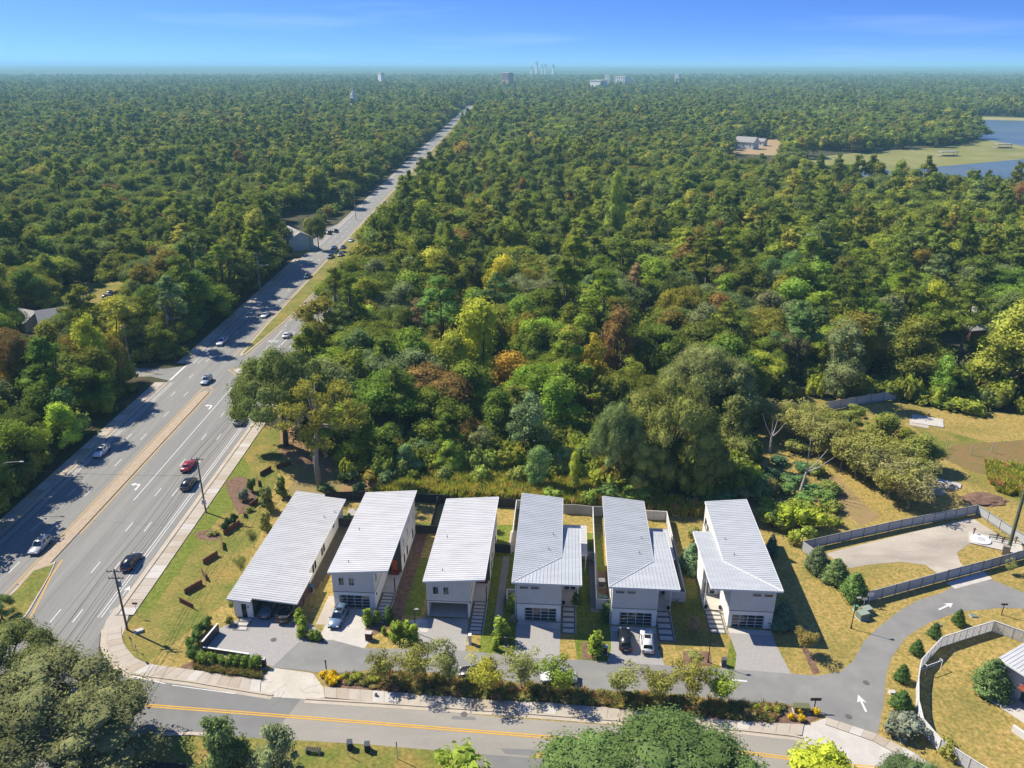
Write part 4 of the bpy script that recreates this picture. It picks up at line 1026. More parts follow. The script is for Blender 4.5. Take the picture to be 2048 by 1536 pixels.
fence('fence', 'short black fence across the gap between first and second houses', 'fence', [(677,1053),(712,1054)], 1.7, 'black')
fence('fence', 'black fence across the gap between second and third houses', 'fence', [(832,1067),(880,1068)], 1.7, 'black')
fence('fence', 'black fence running back between the yards of second and third houses', 'fence', [(862,1066),(876,1007)], 1.7, 'black')
fence('fence', 'black fence across the lawn between third and fourth houses', 'fence', [(985,1104),(1021,1107)], 1.7, 'black')
fence('fence', 'white fence along the left side of the fourth house', 'fence', [(1022,1108),(1033,1018),(1042,1018)], 1.9, 'white')
fence('fence', 'grey board fence behind the fourth and fifth houses', 'fence', [(1126,1027),(1150,1027),(1184,1031),(1207,1031)], 1.9, 'grey')
fence('fence', 'long white fence dividing fourth and fifth houses', 'fence', [(1185,1031),(1192,1218),(1218,1220)], 1.9, 'white')
fence('fence', 'grey gate fence between fourth house and dividing fence', 'fence', [(1162,1119),(1187,1121)], 1.6, 'grey', 1.6)
fence('fence', 'white fence round the right side of the fifth house', 'fence', [(1290,1039),(1332,1041),(1369,1205),(1329,1202)], 1.9, 'white')
fence('bin_screen', 'low white bin enclosure at left of fourth house', 'enclosure', [(1036,1192),(1014,1191),(1014,1210),(1034,1211)], 1.2, 'white', 1.7)
for p, lb in (((1025,1203),'green bin inside the enclosure by fourth house'),((1199,1203),'left green bin in the white corner by fifth house'),((1210,1204),'right green bin in the white corner by fifth house')):
    q = G(*p); r_ = empty('wheelie_bin', (q[0],q[1],0), .1, lb, 'bin'); m = MB(); m.prism([(-.28,-.32),(.28,-.32),(.28,.32),(-.28,.32)],0,.95); m.build('body', M('bin_green',(.03,.07,.06)), r_); m = MB(); m.box(-.31,.31,-.36,.36,.95,1.03); m.build('lid', M('bin_lid_green',(.10,.19,.16)), r_)
fence('yard_fence', 'pale steel sheet fence round the concrete utility yard', 'fence', [(1892,1161),(1735,1204),(1670,1150),(1603,1102),(1700,1080),(1800,1058),(1952,1028),(2048,1092),(2140,1150)], 1.95, 'steel', 2.5)
fence('yard_fence', 'pale steel sheet fence right of the utility yard gate', 'fence', [(1964,1142),(2048,1118),(2150,1088)], 1.95, 'steel', 2.0)
g = fence('yard_gate', 'pale steel double gate of the utility yard above the concrete apron', 'gate', [(1894,1160.5),(1962,1142.5)], 2.0, 'steel', 2.2)
fence('garden_fence', 'white slatted fence round the lawn of the house at the right edge', 'fence', [(2100,1305),(1983,1263),(1930,1279),(1879,1296),(1838,1341),(1832,1376),(1832,1423),(1841,1461),(1876,1502),(1934,1540),(1985,1572)], 1.9, 'slat', 2.2)
fence('field_fence', 'pale board fence in the shade at the back of the field', 'fence', [(1650,823),(1740,806),(1842,794)], 2.4, 'steel', 4)
fence('street_fence', 'dark green panel fence at the bottom left corner', 'fence', [(120,1536),(200,1536),(380,1552)], 1.8, 'chain' if False else 'black', 2.5)
RW = [((360,1205),(388,1219)),((370,1189),(405,1169)),((404,1145),(413,1162)),((407,1129),(436,1111)),((443,1084),(447,1101)),((448,1071),(480,1049)),((487,1026),(489,1036)),((500,1016),(517,1004)),((514,960),(518,974)),((521,953),(543,940)),((553,938),(583,931))]
lbn = ['rusty steel panel nearest the street in the zigzag garden wall','second rusty panel from the street, broad side showing','third rusty panel from the street, turned edge-on','fourth rusty panel from the street, broad side showing','rusty panel just below the dark hedge, edge-on','long rusty panel under the clipped dark hedge','small rusty panel above the dark hedge, edge-on','rusty panel beside the grey palm-like shrub','narrow rusty panel right of the dark rounded shrub','rusty panel nearest the oak at the upper verge','topmost rusty panel of the zigzag wall below the oak']
for (a, b), lb in zip(RW, lbn):
    a = G(*a); b = G(*b); r_ = empty('garden_wall', (a[0],a[1],0), 0, lb, 'wall', 'zigzag rusty garden walls'); m = MB(); v = (b[0]-a[0], b[1]-a[1]); m.wall((0,0), v, .1, 0, .95); m.build('panel', rust, r_)
    m = MB(); m.wall((0,0), v, .16, .95, .99); m.build('cap', rust, r_)
for pts, lb in (([(438,1264),(407,1301)],'tall charcoal wall at the left of the first drive'),([(408,1302),(500,1316)],'low charcoal wall behind the front hedge of the first drive')):
    a, b = GP(*pts); r_ = empty('drive_wall', (a[0],a[1],0), 0, lb, 'wall'); v = (b[0]-a[0], b[1]-a[1]); m = MB(); m.wall((0,0), v, .2, 0, 1.5 if pts[0][0]==438 else .7); m.build('panel', trim_d, r_); m = MB(); m.wall((0,0), v, .26, 1.5 if pts[0][0]==438 else .7, 1.55 if pts[0][0]==438 else .75); m.build('cap', siding_g, r_)

# ------------------------------------------------------------------ vehicles
tyre = M('tyre_rubber', (.02,.02,.02)); rim_m = M('wheel_alloy', (.3,.3,.31), rough=.35, metal=.6); lamp_r = M('tail_lamp', (.25,.015,.012), rough=.25); lamp_w = M('head_lamp', (.55,.56,.58), rough=.15); carglass = M('car_glass', (.012,.016,.02), rough=.05, spec=.8); plate_m = M('plate', (.5,.5,.5))
def paint(n, c): return M('paint_'+n, c, rough=.28, spec=.5, coat=.6)
PT = dict(white=paint('white',(.62,.62,.61)), silver=paint('silver',(.36,.37,.38)), grey=paint('grey',(.12,.125,.13)), black=paint('black',(.012,.013,.015)), blue=paint('blue',(.10,.16,.24)), navy=paint('navy',(.02,.045,.075)), red=paint('red',(.33,.02,.025)), olive=paint('olive',(.045,.045,.035)), sky=paint('sky',(.27,.33,.37)), brown=paint('brown',(.03,.02,.016)), tan=paint('tan',(.33,.32,.29)))
CARS = {}
SPEC = {
 'suv': dict(st=[(-2.42,.5,.72,.72),(-2.36,.32,1.0,.86),(-1.7,.26,1.06,.94),(0,.24,1.04,.95),(1.0,.24,1.02,.95),(1.3,.25,.99,.94),(2.05,.28,.86,.88),(2.36,.34,.68,.78),(2.43,.45,.58,.68)], gb=(-2.3,1.05,.87,1.03), gt=(-1.95,.2,.70,1.70)),
 'sedan': dict(st=[(-2.42,.5,.72,.70),(-2.34,.34,.93,.84),(-1.6,.26,.99,.91),(0,.22,.93,.92),(1.0,.22,.92,.92),(1.3,.23,.90,.91),(2.05,.26,.78,.86),(2.38,.32,.62,.76),(2.45,.42,.54,.66)], gb=(-1.85,1.1,.84,.92), gt=(-1.05,.15,.66,1.43)),
 'pickup': dict(st=[(-2.85,.5,.95,.84),(-2.8,.38,1.06,.92),(-1.2,.34,1.08,.95),(0,.32,1.08,.95),(1.1,.32,1.06,.95),(1.4,.33,1.03,.95),(2.4,.36,.97,.92),(2.75,.42,.84,.84),(2.82,.5,.74,.76)], gb=(-.95,1.15,.88,1.07), gt=(-.75,.4,.74,1.82))}
def car_parts(kind):
    if kind in CARS: return CARS[kind]
    S = SPEC[kind]; b = MB(); secs = []
    for (y,z0,z1,hw_) in S['st']:
        zm = z0 + (z1-z0)*.55
        h = [(0,z0),(.82*hw_,z0),(.96*hw_,z0+.1),(hw_,zm),(.97*hw_,z1-.08),(.86*hw_,z1),(0,z1+.03)]
        secs.append([(x,y,z) for x,z in h] + [(-x,y,z) for x,z in h[-2:0:-1]])
    n = len(secs[0]); vs = [v for s_ in secs for v in s_]; fs = []
    for i in range(len(secs)-1):
        for j in range(n): fs.append((i*n+j,i*n+(j+1)%n,(i+1)*n+(j+1)%n,(i+1)*n+j))
    fs += [tuple(range(n-1,-1,-1)), tuple(range((len(secs)-1)*n,len(secs)*n))]
    b.add(vs, fs)
    y0,y1,w0,zb = S['gb']; t0,t1,w1,zt = S['gt']
    B_ = [(-w0,y0,zb-.03),(w0,y0,zb-.03),(w0,y1,zb-.03),(-w0,y1,zb-.03)]; T_ = [(-w1,t0,zt),(w1,t0,zt),(w1,t1,zt),(-w1,t1,zt)]
    gbm = bmesh.new(); vv = [gbm.verts.new(p) for p in B_+T_]
    for f in ((4,5,6,7),(0,1,5,4),(1,2,6,5),(2,3,7,6),(3,0,4,7)): gbm.faces.new([vv[i] for i in f])
    bmesh.ops.bevel(gbm, geom=[e for e in gbm.edges if min(v.co.z for v in e.verts) > zb or abs(e.verts[0].co.z-e.verts[1].co.z) > .2], offset=.07, segments=2, affect='EDGES')
    gbm.verts.index_update(); b.add([v.co[:] for v in gbm.verts], [[v.index for v in f.verts] for f in gbm.faces]); gbm.free()
    if kind == 'pickup':
        for x0,x1,ya,yb in ((-.9,-.8,-2.78,-1.0),(.8,.9,-2.78,-1.0),(-.8,.8,-2.82,-2.72)): b.box(x0,x1,ya,yb,1.0,1.28)
    body = b.mesh('body', [PT['white']], True)
    def quad4(P, f0, f1, g0, g1):
        """patch of the glasshouse face P=(bl,br,tr,tl) from f0..f1 across and g0..g1 up, pushed out 12 mm"""
        bl,br,tr,tl = [Vector(p) for p in P]
        q = lambda u,v: bl.lerp(br,u).lerp(tl.lerp(tr,u),v)
        nn = (br-bl).cross(tl-bl).normalized()*.014
        c4 = [q(f0,g0),q(f1,g0),q(f1-.02 if f1>.9 else f1,g1),q(f0+.02 if f0<.1 else f0,g1)]
        m = MB(); m.add([p+nn for p in c4]+[p-nn*2 for p in c4], [(0,1,2,3),(7,6,5,4),(0,4,5,1),(1,5,6,2),(2,6,7,3),(3,7,4,0)]); return m
    fr = (B_[2],B_[3],T_[3],T_[2]); re = (B_[0],B_[1],T_[1],T_[0]); ri = (B_[1],B_[2],T_[2],T_[1]); le = (B_[3],B_[0],T_[0],T_[3])
    parts = [('windshield',quad4(fr,.07,.93,.1,.9).mesh('windshield',carglass)),('rear_window',quad4(re,.1,.9,.22,.88).mesh('rear_window',carglass))]
    for nm2, f in (('side_window',ri),('side_window',le)):
        for u0,u1 in ((.08,.46),(.52,.9)): parts.append((nm2, quad4(f,u0,u1,.2,.86).mesh(nm2,carglass)))
    s0 = S['st'][0]; sn = S['st'][-1]; pts_ = []
    for sx in (-1,1):
        m = MB(); m.box(sx*.62-.16,sx*.62+.16,sn[0]-.16,sn[0]-.015,.62 if kind!='pickup' else .74,.74 if kind!='pickup' else .9); pts_.append(('headlight',m.mesh('headlight',lamp_w)))
        m = MB(); m.box(sx*.66-.14,sx*.66+.14,s0[0]-.02,s0[0]+.12,.72,.98 if kind!='sedan' else .88); pts_.append(('taillight',m.mesh('taillight',lamp_r)))
        m = MB(); m.box(sx*1.0-.09,sx*1.0+.09,.85,.98,1.02,1.14); pts_.append(('mirror',m.mesh('mirror',blackm)))
    m = MB(); m.box(-.8,.8,sn[0]-.06,sn[0]+.03,.34,.5); pts_.append(('grille',m.mesh('grille',blackm)))
    m = MB(); m.box(-.25,.25,s0[0]-.035,s0[0]+.02,.56,.7); pts_.append(('number_plate',m.mesh('number_plate',plate_m)))
    m = MB(); m.box(-.75,.75,s0[0]-.03,s0[0]+.1,.36,.52); pts_.append(('bumper',m.mesh('bumper',blackm)))
    if kind == 'pickup': m = MB(); m.box(-.79,.79,-2.7,-1.02,1.1,1.125); pts_.append(('bed',m.mesh('bed',M('bed_liner',(.03,.03,.03)))))
    if kind == 'suv':
        m = MB(); m.box(-.45,.45,-.75,.05,zt-.01,zt+.012); pts_.append(('sunroof',m.mesh('sunroof',carglass)))
        for sx in (-.62,.62): m = MB(); m.box(sx-.02,sx+.02,-1.8,.0,zt-.02,zt+.05); pts_.append(('roof_rail',m.mesh('roof_rail',blackm)))
    wm = MB(); 
    def wheel(r, wdt, mat):
        m = MB()
        for i in range(2):
            for j in range(14): a = 6.2832*j/14; m.v.append((wdt*(i-.5), r*math.cos(a), r*math.sin(a)))
        for j in range(14): m.f.append([j,(j+1)%14,14+(j+1)%14,14+j]); m.m.append(0)
        m.f += [list(range(13,-1,-1)), list(range(14,28))]; m.m += [0,0]; return m.mesh('wheel', mat)
    CARS[kind] = (body, parts+pts_, wheel(.35,.24,tyre), wheel(.22,.27,rim_m)); return CARS[kind]
def car(kind, p, rz, col, label, name=None, group=None, full=True, z=.0, s=1.0):
    body, parts, wh, rimm = car_parts(kind)
    nm2 = name or {'suv':'suv','sedan':'sedan','pickup':'pickup_truck'}[kind]
    root = empty(nm2, (p[0],p[1],z), rz, label, {'suv':'SUV','sedan':'car','pickup':'pickup truck'}[kind], group); root.scale = (s,s,s)
    o = inst('body', body, root); o.material_slots[0].link = 'OBJECT'; o.material_slots[0].material = PT[col]
    for n_, me in parts: inst(n_, me, root)
    yy = 1.5 if kind != 'pickup' else 1.75
    for sx in (-.84,.84):
        for sy in (yy,-yy+.05):
            w_ = inst('wheel', wh, root, (sx,sy,.35)); inst('rim', rimm, w_)
    return root
def cw(px, py): return G(px, py, .7)
S_, Nn = math.pi, 0.0
TR = 'traffic on the highway'
for a in (('suv',(80,1090),S_,'silver','silver SUV coming down the highway beside the grass island'),('suv',(203,902),S_,'white','white SUV with sunroof in the shaded left lane, coming closer'),
 ('suv',(413,760),S_,'sky','pale blue SUV coming past the side street'),('pickup',(444,683),S_,'white','white pickup truck coming down in tree shade'),('sedan',(530,629),S_,'white','white car coming down left of the grass median'),
 ('pickup',(615,552),S_,'navy','dark teal pickup coming down in the shaded lane'),('pickup',(661,513),S_,'grey','dark pickup in the cluster of cars, nearest left'),('suv',(681,509),S_,'grey','dark SUV in the cluster of cars, nearest the median'),
 ('sedan',(668,494),S_,'silver','silver car at the back left of the cluster of cars'),('sedan',(686,494),S_,'navy','dark car at the back right of the cluster of cars'),('sedan',(702,480),S_,'white','white car just beyond the cluster of cars'),
 ('sedan',(769,405),S_,'grey','dark car alone beyond the car park entrance'),('sedan',(806,380),S_,'grey','dark car between the lone dark car and the lorry'),('suv',(845,337),S_,'grey','dark car just behind the white lorry'),
 ('sedan',(905,275),S_,'white','tiny white car far up the highway'),('sedan',(914,265),S_,'black','tiny dark car farthest up the highway'),
 ('suv',(263,1122),Nn,'black','black SUV driving away near the sidewalk'),('sedan',(377,930),Nn,'red','red car driving away beside the utility pole'),('suv',(378,966),Nn,'olive','dark olive SUV driving away behind the red car'),
 ('sedan',(473,780),Nn,'tan','beige old car driving away in the left through lane'),('suv',(480,840),Nn,'silver','silver SUV driving away in the lane beside the oak'),('sedan',(574,669),Nn,'white','white car driving away beside the MERGE lettering'),
 ('suv',(609,679),Nn,'white','white SUV driving away beside the thin utility pole'),('pickup',(677,560),Nn,'brown','dark pickup driving away near the wood'),('sedan',(540,735),Nn,'silver','silver car half hidden behind the oak by the traffic island')):
    car(a[0], cw(*a[1]), a[2], a[3], a[4], group=TR)
# parked
car('suv', cw(677,1232), R(172), 'blue', 'blue-grey SUV parked at the garage of the second house', s=.98)
car('suv', cw(1250,1277), R(-4), 'black', 'black SUV parked at the left of the two-car drive', s=.97)
car('suv', cw(1294,1281), R(-6), 'white', 'white SUV parked at the right of the two-car drive', s=1.0)
car('sedan', cw(1118,1353), R(88), 'white', 'white sedan parked on the lane under thin trees')
car('sedan', cw(955,1343), R(88), 'black', 'black car parked on the lane behind the yellowest small tree')
car('sedan', cw(537,1213), R(0), 'grey', 'grey car deep inside the first carport'); car('pickup', cw(576,1218), R(-4), 'black', 'black pickup with open bed at the right of the carport')
for i, (p, c, lb) in enumerate((((655,466),'black','left dark car in the car park by the hedge'),((668,462),'black','right dark car in the car park by the hedge'),((575,486),'navy','dark blue car parked before the pale blue building'),((591,484),'silver','silver car parked before the pale blue building'),((220,586),'white','white car parked on the lawn left of the highway'),((210,594),'grey','dark car half hidden before the lawn'))):
    car('suv', cw(*p), R(60 if i < 2 else 20), c, lb)
# lorry
q = cw(838,350); t = empty('lorry', (q[0],q[1],.05), S_, 'white articulated lorry coming down the distant highway', 'lorry')
m = MB(); m.box(-1.3,1.3,-12,0,1.2,4.1); m.build('trailer', PT['white'], t); m = MB(); m.box(-1.2,1.2,.8,3.0,.6,3.3); m.box(-1.1,1.1,3.0,4.2,.6,1.9); m.build('cab', PT['sky'], t); m = MB(); m.box(-1.05,1.05,3.0,3.04,2.1,3.0); m.build('windshield', carglass, t)
for y in (3.4,-.2,-9.5,-10.8):
    for sx in (-1.05,1.05): inst('wheel', CARS['suv'][2], t, (sx,y,.5), 0, (1.2,1.4,1.4))

# ------------------------------------------------------------------ poles, lamps, signs
def pole(px, py, ty, label, arms=1, mat=wood_p, lamp=None, r=.17, h=None):
    x, y = G(px, py); hh = h or HT(px, py, ty); t = empty('utility_pole', (x,y,0), 0, label, 'pole')
    m = MB(); m.tube([(0,0,-.2),(0,0,hh)], r, r*.7, 8); m.build('post', mat, t)
    for k in range(arms):
        m = MB(); z = hh-.5-k*1.1; m.box(-1.1,1.1,-.06,.06,z,z+.12); m.build('crossarm', wood_p, t)
        for xx in (-1.0,-.4,.4,1.0): m = MB(); m.lathe([(.05,z+.12),(.07,z+.25),(.04,z+.36)], 6, xx, 0); m.build('insulator', M('porcelain',(.35,.34,.32)), t)
    if lamp:
        m = MB(); lx = lamp[0]; lz = lamp[1]*hh; m.tube([(0,0,lz-.6),(lx*.4,0,lz+.1),(lx,0,lz+.25)], .06, n=6); m.build('lamp_arm', steelp, t); m = MB(); m.prism([(lx-.1,-.14),(lx+.6*(1 if lx>0 else -1),-.14),(lx+.6*(1 if lx>0 else -1),.14),(lx-.1,.14)], lz+.16, lz+.32); m.build('lamp_head', steelp, t)
    if arms > 1: m = MB(); m.lathe([(.22,hh*.72),(.25,hh*.74),(.25,hh*.8),(.2,hh*.81)], 8, .35, 0); m.build('transformer_can', M('can_grey',(.3,.31,.31)), t)
    return Vector((x,y,hh))
pA = pole(255,1260,1138,'bare wooden utility pole at the street corner', 2); pB = pole(412,1025,915,'wooden utility pole behind the speed limit sign', 1); pC = pole(617,722,655,'thin dark utility pole beside the white SUV on the right of the highway', 1, r=.14)
lA = pole(172,792,724,'utility pole in the trees left of the highway below the side street', 2, conc_pole); lB = pole(344,700,612,'leaning pale pole with street lamp at the side street', 2, conc_pole, (3.4,.72)); lC = pole(262,735,645,'short pale pole behind the side street trees', 1, conc_pole, h=12)
lD = pole(522,590,506,'pale pole with lamp over the left lanes', 2, conc_pole, (3.4,.7)); lE = pole(18,1010,940,'pale pole at the left edge beside the sidewalk', 0, conc_pole, (4.2,.98), h=9); lF = pole(622,500,430,'pole at the entrance of the car park', 1, conc_pole, (3,.8)); lG = pole(712,440,385,'far pole left of the highway beyond the car park', 1, conc_pole)
x, y = G(2015,1106); t = empty('mast', (x,y,0), 0, 'tall slim green-brown mast in the utility yard', 'pole'); m = MB(); m.tube([(0,0,-.2),(0,0,20)], .3, .22, 8); m.build('post', M('mast_green',(.12,.13,.08),(.09,.10,.06),2), t)
def wires(a, b, offs, label, sag=.8, r=.03):
    for i, (ox, oz) in enumerate(offs):
        P = []
        for k in range(9): t_ = k/8; p = a.lerp(b,t_); P.append((p.x+ox,p.y,p.z+oz-sag*4*t_*(1-t_)))
        m = MB(); m.tube(P, r, n=4); o = m.build('power_line', blackm); tag(o, (['left upper ','right upper ','upper middle ','lowest '][i] if len(offs) > 1 else '') + label, 'cable', 'overhead cables')
OF = [(-1,-.1),(.4,-.1),(0,-2.0),(0,-2.6)]
south = Vector((pA.x+.6, 30, pA.z)); wires(south, pA, OF, 'cable running from the corner pole out of the picture'); wires(pA, pB, OF, 'cable between the corner pole and the speed limit pole'); wires(pB, pC, OF, 'cable between the speed limit pole and the thin dark pole')
ls = Vector((lA.x-1,60,lA.z)); wires(ls, lA, OF, 'cable from the left tree pole towards the viewer', r=.045); wires(lA, lB, OF, 'cable between the left tree pole and the side street pole', r=.045); wires(lB, lD, OF, 'cable between the two lamp poles left of the highway', r=.045); wires(lD, lF, OF, 'cable between the second lamp pole and the car park pole', r=.045)
wires(Vector((pA.x,pA.y+30,9)), Vector((-104,pA.y+36,8.5)), [(0,0)], 'cable crossing above the highway', r=.02)

def lamp_post(px, py, ty, label, dirx=1):
    x, y = G(px, py); h = HT(px, py, ty); t = empty('lamp_post', (x,y,0), 0, label, 'lamp post', 'black lamp posts along the lane')
    m = MB(); m.lathe([(.14,0),(.12,.5),(.07,.55),(.05,h)], 8); m.build('post', blackm, t)
    m = MB(); m.box(-.1,.45*dirx if dirx>0 else .1,-.05,.05,h-.02,h+.04); m.box(.1,.6,-.17,.17,h,h+.1); m.build('lamp_head', M('lamp_grey',(.25,.25,.25)), t)
lamp_post(831,1266,1219,'black lamp post beside the third house drive'); lamp_post(1416,1325,1262,'black lamp post by the mulch bed before the fifth house'); lamp_post(1702,1257,1196,'black lamp post beside the bend of the lane')
def post_sign(name, px, py, ty, label, cat, board, bm, pm=steelp, rz=0, txt=None, tcol=None, tsize=.2, octo=False, r=.035, extra=None, dz=0):
    x, y = G(px, py); h = HT(px, py, ty); t = empty(name, (x,y,0), rz, label, cat)
    m = MB(); m.tube([(0,0.05,-.1),(0,0.05,h-.02)], r, n=6); m.build('post', pm, t)
    w_, hh = board; m = MB()
    if octo:
        R_ = w_/2; P = [(R_*math.cos(R(22.5+45*k)), h-R_+R_*math.sin(R(22.5+45*k))) for k in range(8)]
        m.add([(a,-.012,b) for a,b in P]+[(a,.012,b) for a,b in P], [tuple(range(8)), tuple(range(15,7,-1))]+[(i,8+i,8+(i+1)%8,(i+1)%8) for i in range(8)])
    else: m.box(-w_/2,w_/2,-.012,.012,h-hh,h)
    b = m.build('board', bm, t)
    if txt:
        me = text_mesh(txt, tsize, extrude=.002); me.materials.clear(); me.materials.append(tcol or trim_d); o = inst('lettering', me, b, (0,-.018,h-hh/2 if not octo else h-w_/2)); o.rotation_euler.x = R(90)
    return t
sw = M('sign_white', (.62,.62,.6)); sr = M('sign_red', (.42,.03,.03)); sgreen = M('sign_green', (.02,.16,.09)); sy = M('sign_yellow', (.62,.4,.03))
post_sign('speed_limit_sign',414,1042,1000,'white speed limit sign standing before the utility pole','road sign',(.75,.95),sw,rz=R(8),txt='SPEED\nLIMIT\n45',tsize=.25)
post_sign('stop_sign',276,1318,1288,'red stop sign at the street corner, seen from behind the tree','road sign',(.85,.85),sr,rz=R(-60),txt='STOP',tcol=sw,tsize=.26,octo=True)
post_sign('crossing_sign',266,1300,1274,'small dark-topped sign beside the stop sign','road sign',(.7,.5),blackm,rz=R(-40))
post_sign('street_sign',275,1233,1205,'small dark sign on a thin post near the corner pole','road sign',(.8,.35),M('sign_back',(.12,.13,.15)))
post_sign('street_sign',1628,1421,1396,'black street name sign at the mouth of the lane','road sign',(1.4,.45),blackm,blackm,r=.07)
post_sign('street_sign',2003,1231,1207,'brown T-shaped sign beside the bend at the far right','road sign',(1.0,.3),M('sign_brown',(.06,.045,.03)),M('post_brown',(.08,.05,.03)),r=.07)
post_sign('marker_post',653,1344,1321,'black post rising from the yellow flowering shrubs','post',(.25,.2),blackm,blackm,r=.09)
post_sign('road_sign',697,1514,1490,'thin sign between the two dark bins, seen edge-on','road sign',(.08,.7),M('sign_back',(.12,.13,.15)))
post_sign('road_sign',795,1519,1483,'thin sign on the verge right of the bins','road sign',(.12,.8),M('sign_back',(.12,.13,.15)),r=.05)
post_sign('marker_post',1772,1466,1442,'rusty thin post beside the silvery shrub','post',(.12,.3),M('post_brown',(.08,.05,.03)),M('post_brown',(.08,.05,.03)))
post_sign('bird_table',1351,1039,1031,'small grey table on a post behind the fifth house','bird table',(1.0,.1),steelp,blackm)
post_sign('yard_notice',1737,1212,1186,'white notice on the corner of the utility yard fence','sign',(.9,.6),sw)
post_sign('yard_notice',1727,1216,1196,'smaller white notice left of the yard corner','sign',(.7,.4),sw)
def block(name, px, py, sx, sy, h, mat, label, cat, rz=0, lid=None, lm=None):
    x, y = G(px, py); t = empty(name, (x,y,.02), rz, label, cat); m = MB(); m.box(-sx/2,sx/2,-sy/2,sy/2,0,h); m.build('body', mat, t)
    m = MB(); m.box(-sx/2-.04,sx/2+.04,-sy/2-.04,sy/2+.04,h,h+.07); m.build('lid', lm or mat, t); m = MB(); m.box(-sx/2-.12,sx/2+.12,-sy/2-.12,sy/2+.12,-.02,.06); m.build('base', concw, t); return t
block('transformer_box',1724,1236,1.5,1.1,1.0,grn_box,'green transformer box nearest the lane bend','utility box',.3,lm=M('box_lid',(.22,.26,.21))); block('transformer_box',1732,1226,1.4,1.0,.9,grn_box,'green transformer box behind the nearest one','utility box',.3,lm=M('box_lid',(.22,.26,.21)))
block('utility_pedestal',1711,1221,.5,.4,.8,M('teal_box',(.08,.24,.19)),'small teal pedestal behind the lamp post','utility box')
block('utility_box',1602,1423,1.9,.8,.9,olive_box,'long olive utility box in the bed at the lane mouth','utility box',R(-4))
block('utility_box',1802,1479,1.0,.8,.5,grn_box,'pale green box in the grass by the corner','utility box',.4); block('meter_lid',1877,1251,.6,.5,.18,grn_box,'grey lid box beside the second small magnolia','utility box'); block('meter_lid',1947,1233,.9,.6,.15,grn_box,'flat grey box on the lawn inside the bend','utility box'); block('meter_lid',1784,1386,.7,.5,.2,concw,'pale stone box left of the slatted fence','utility box'); block('utility_box',278,1264,1.1,.6,.3,concw,'pale low box at the foot of the corner pole','utility box',.5)
KM = M('kiosk_brown',(.075,.035,.025))
for px, py, lb, mt, s_ in ((738,1279,'brown letterbox pillar beside the second house drive',KM,(.9,.7,1.2)),(940,1287,'slim grey letterbox pillar on the lawn right of the third drive',siding_g,(.4,.5,1.5)),(1012,1291,'slim dark letterbox pillar left of the fourth drive',siding_d,(.4,.5,1.5)),(1210,1307,'brown letterbox pillar with pale cap left of the fifth drive',KM,(.6,.6,1.2)),(1447,1331,'dark letterbox pillar left of the sixth drive',siding_d,(.6,.6,1.1)),(529,1334,'red-brown letterbox at the end of the front hedge',KM,(.5,.5,1.4))):
    block('letterbox', px, py, *s_, mt, lb, 'letterbox', R(-4), lm=concw if mt is KM else mt)
block('recycling_bin',622,1183,.8,.8,1.1,siding_d,'dark bin with blue lid beside the first house','bin',lm=M('blue_lid',(.02,.22,.32)))
block('air_conditioner',1203,1172,.9,.9,1.1,M('ac_grey',(.10,.10,.105)),'round dark air conditioner between fourth and fifth houses','air conditioner',lm=siding_g)
for px, py, lb in ((700,1497,'left dark wheeled bin at the street verge'),(735,1501,'right dark wheeled bin at the street verge')):
    x, y = G(px,py); t = empty('wheeled_bin',(x,y,.06),.1,lb,'bin'); m = MB(); m.prism([(-.3,-.35),(.3,-.35),(.3,.35),(-.3,.35)],0,1.0); m.build('body',M('bin_black',(.022,.024,.03)),t); m = MB(); m.box(-.33,.33,-.4,.38,1.0,1.08); m.build('lid',M('bin_lid',(.06,.065,.075)),t)
    for sx in (-.3,.3): inst('wheel', CARS['suv'][2], t, (sx,.34,.1), 0, .3)
x, y = G(627,1506); t = empty('bench',(x,y,.06),R(-6),'slatted dark bench on the verge left of the bins','bench'); m = MB()
for k in range(6): m.box(-.85+k*.3,-.62+k*.3,-.3,.3,.5,.56)
m.build('seat_slats',M('bench_slat',(.035,.033,.035)),t,kind='stuff')
for sx in (-.85,.8): m = MB(); m.box(sx,sx+.06,-.3,.3,0,.5); m.build('leg',steelp,t)
x, y = G(752,1393); t = empty('street_light_pedestal',(x,y,.15),0,'small grey fitting on the sidewalk by the entrance','fitting'); m = MB(); m.lathe([(.2,0),(.22,.25),(.12,.45)],8); m.build('body',M('fitting_grey',(.2,.2,.21)),t)
# manhole covers
for px, py in ((547,1280),(1732,1366),(1697,1434),(1180,1463),(928,1429)):
    x, y = G(px,py); m = MB(); m.lathe([(.42,.0),(.42,.012)],14); o = m.build('manhole_cover', iron); o.location = (x,y,.062); o['kind'] = 'structure'
# goal
a = Vector(G(1850,1349)); b = Vector(G(1881,1338)); x, y = (a+b)/2; W_ = (b-a).length; t = empty('football_goal',(x,y,.04),math.atan2(b.y-a.y,b.x-a.x),'white football goal on the lawn inside the slatted fence','goal')
m = MB(); m.tube([(-W_/2,0,0),(-W_/2,0,1.45),(W_/2,0,1.45),(W_/2,0,0)],.06,n=6); m.build('front_frame',sw,t)
for sx in (-W_/2,W_/2): m = MB(); m.tube([(sx,0,1.45),(sx,.35,1.45),(sx,.8,.05)],.045,n=6); m.build('side_bar',sw,t)
m = MB(); m.tube([(-W_/2,.8,.05),(W_/2,.8,.05)],.045,n=6); m.build('ground_bar',sw,t)
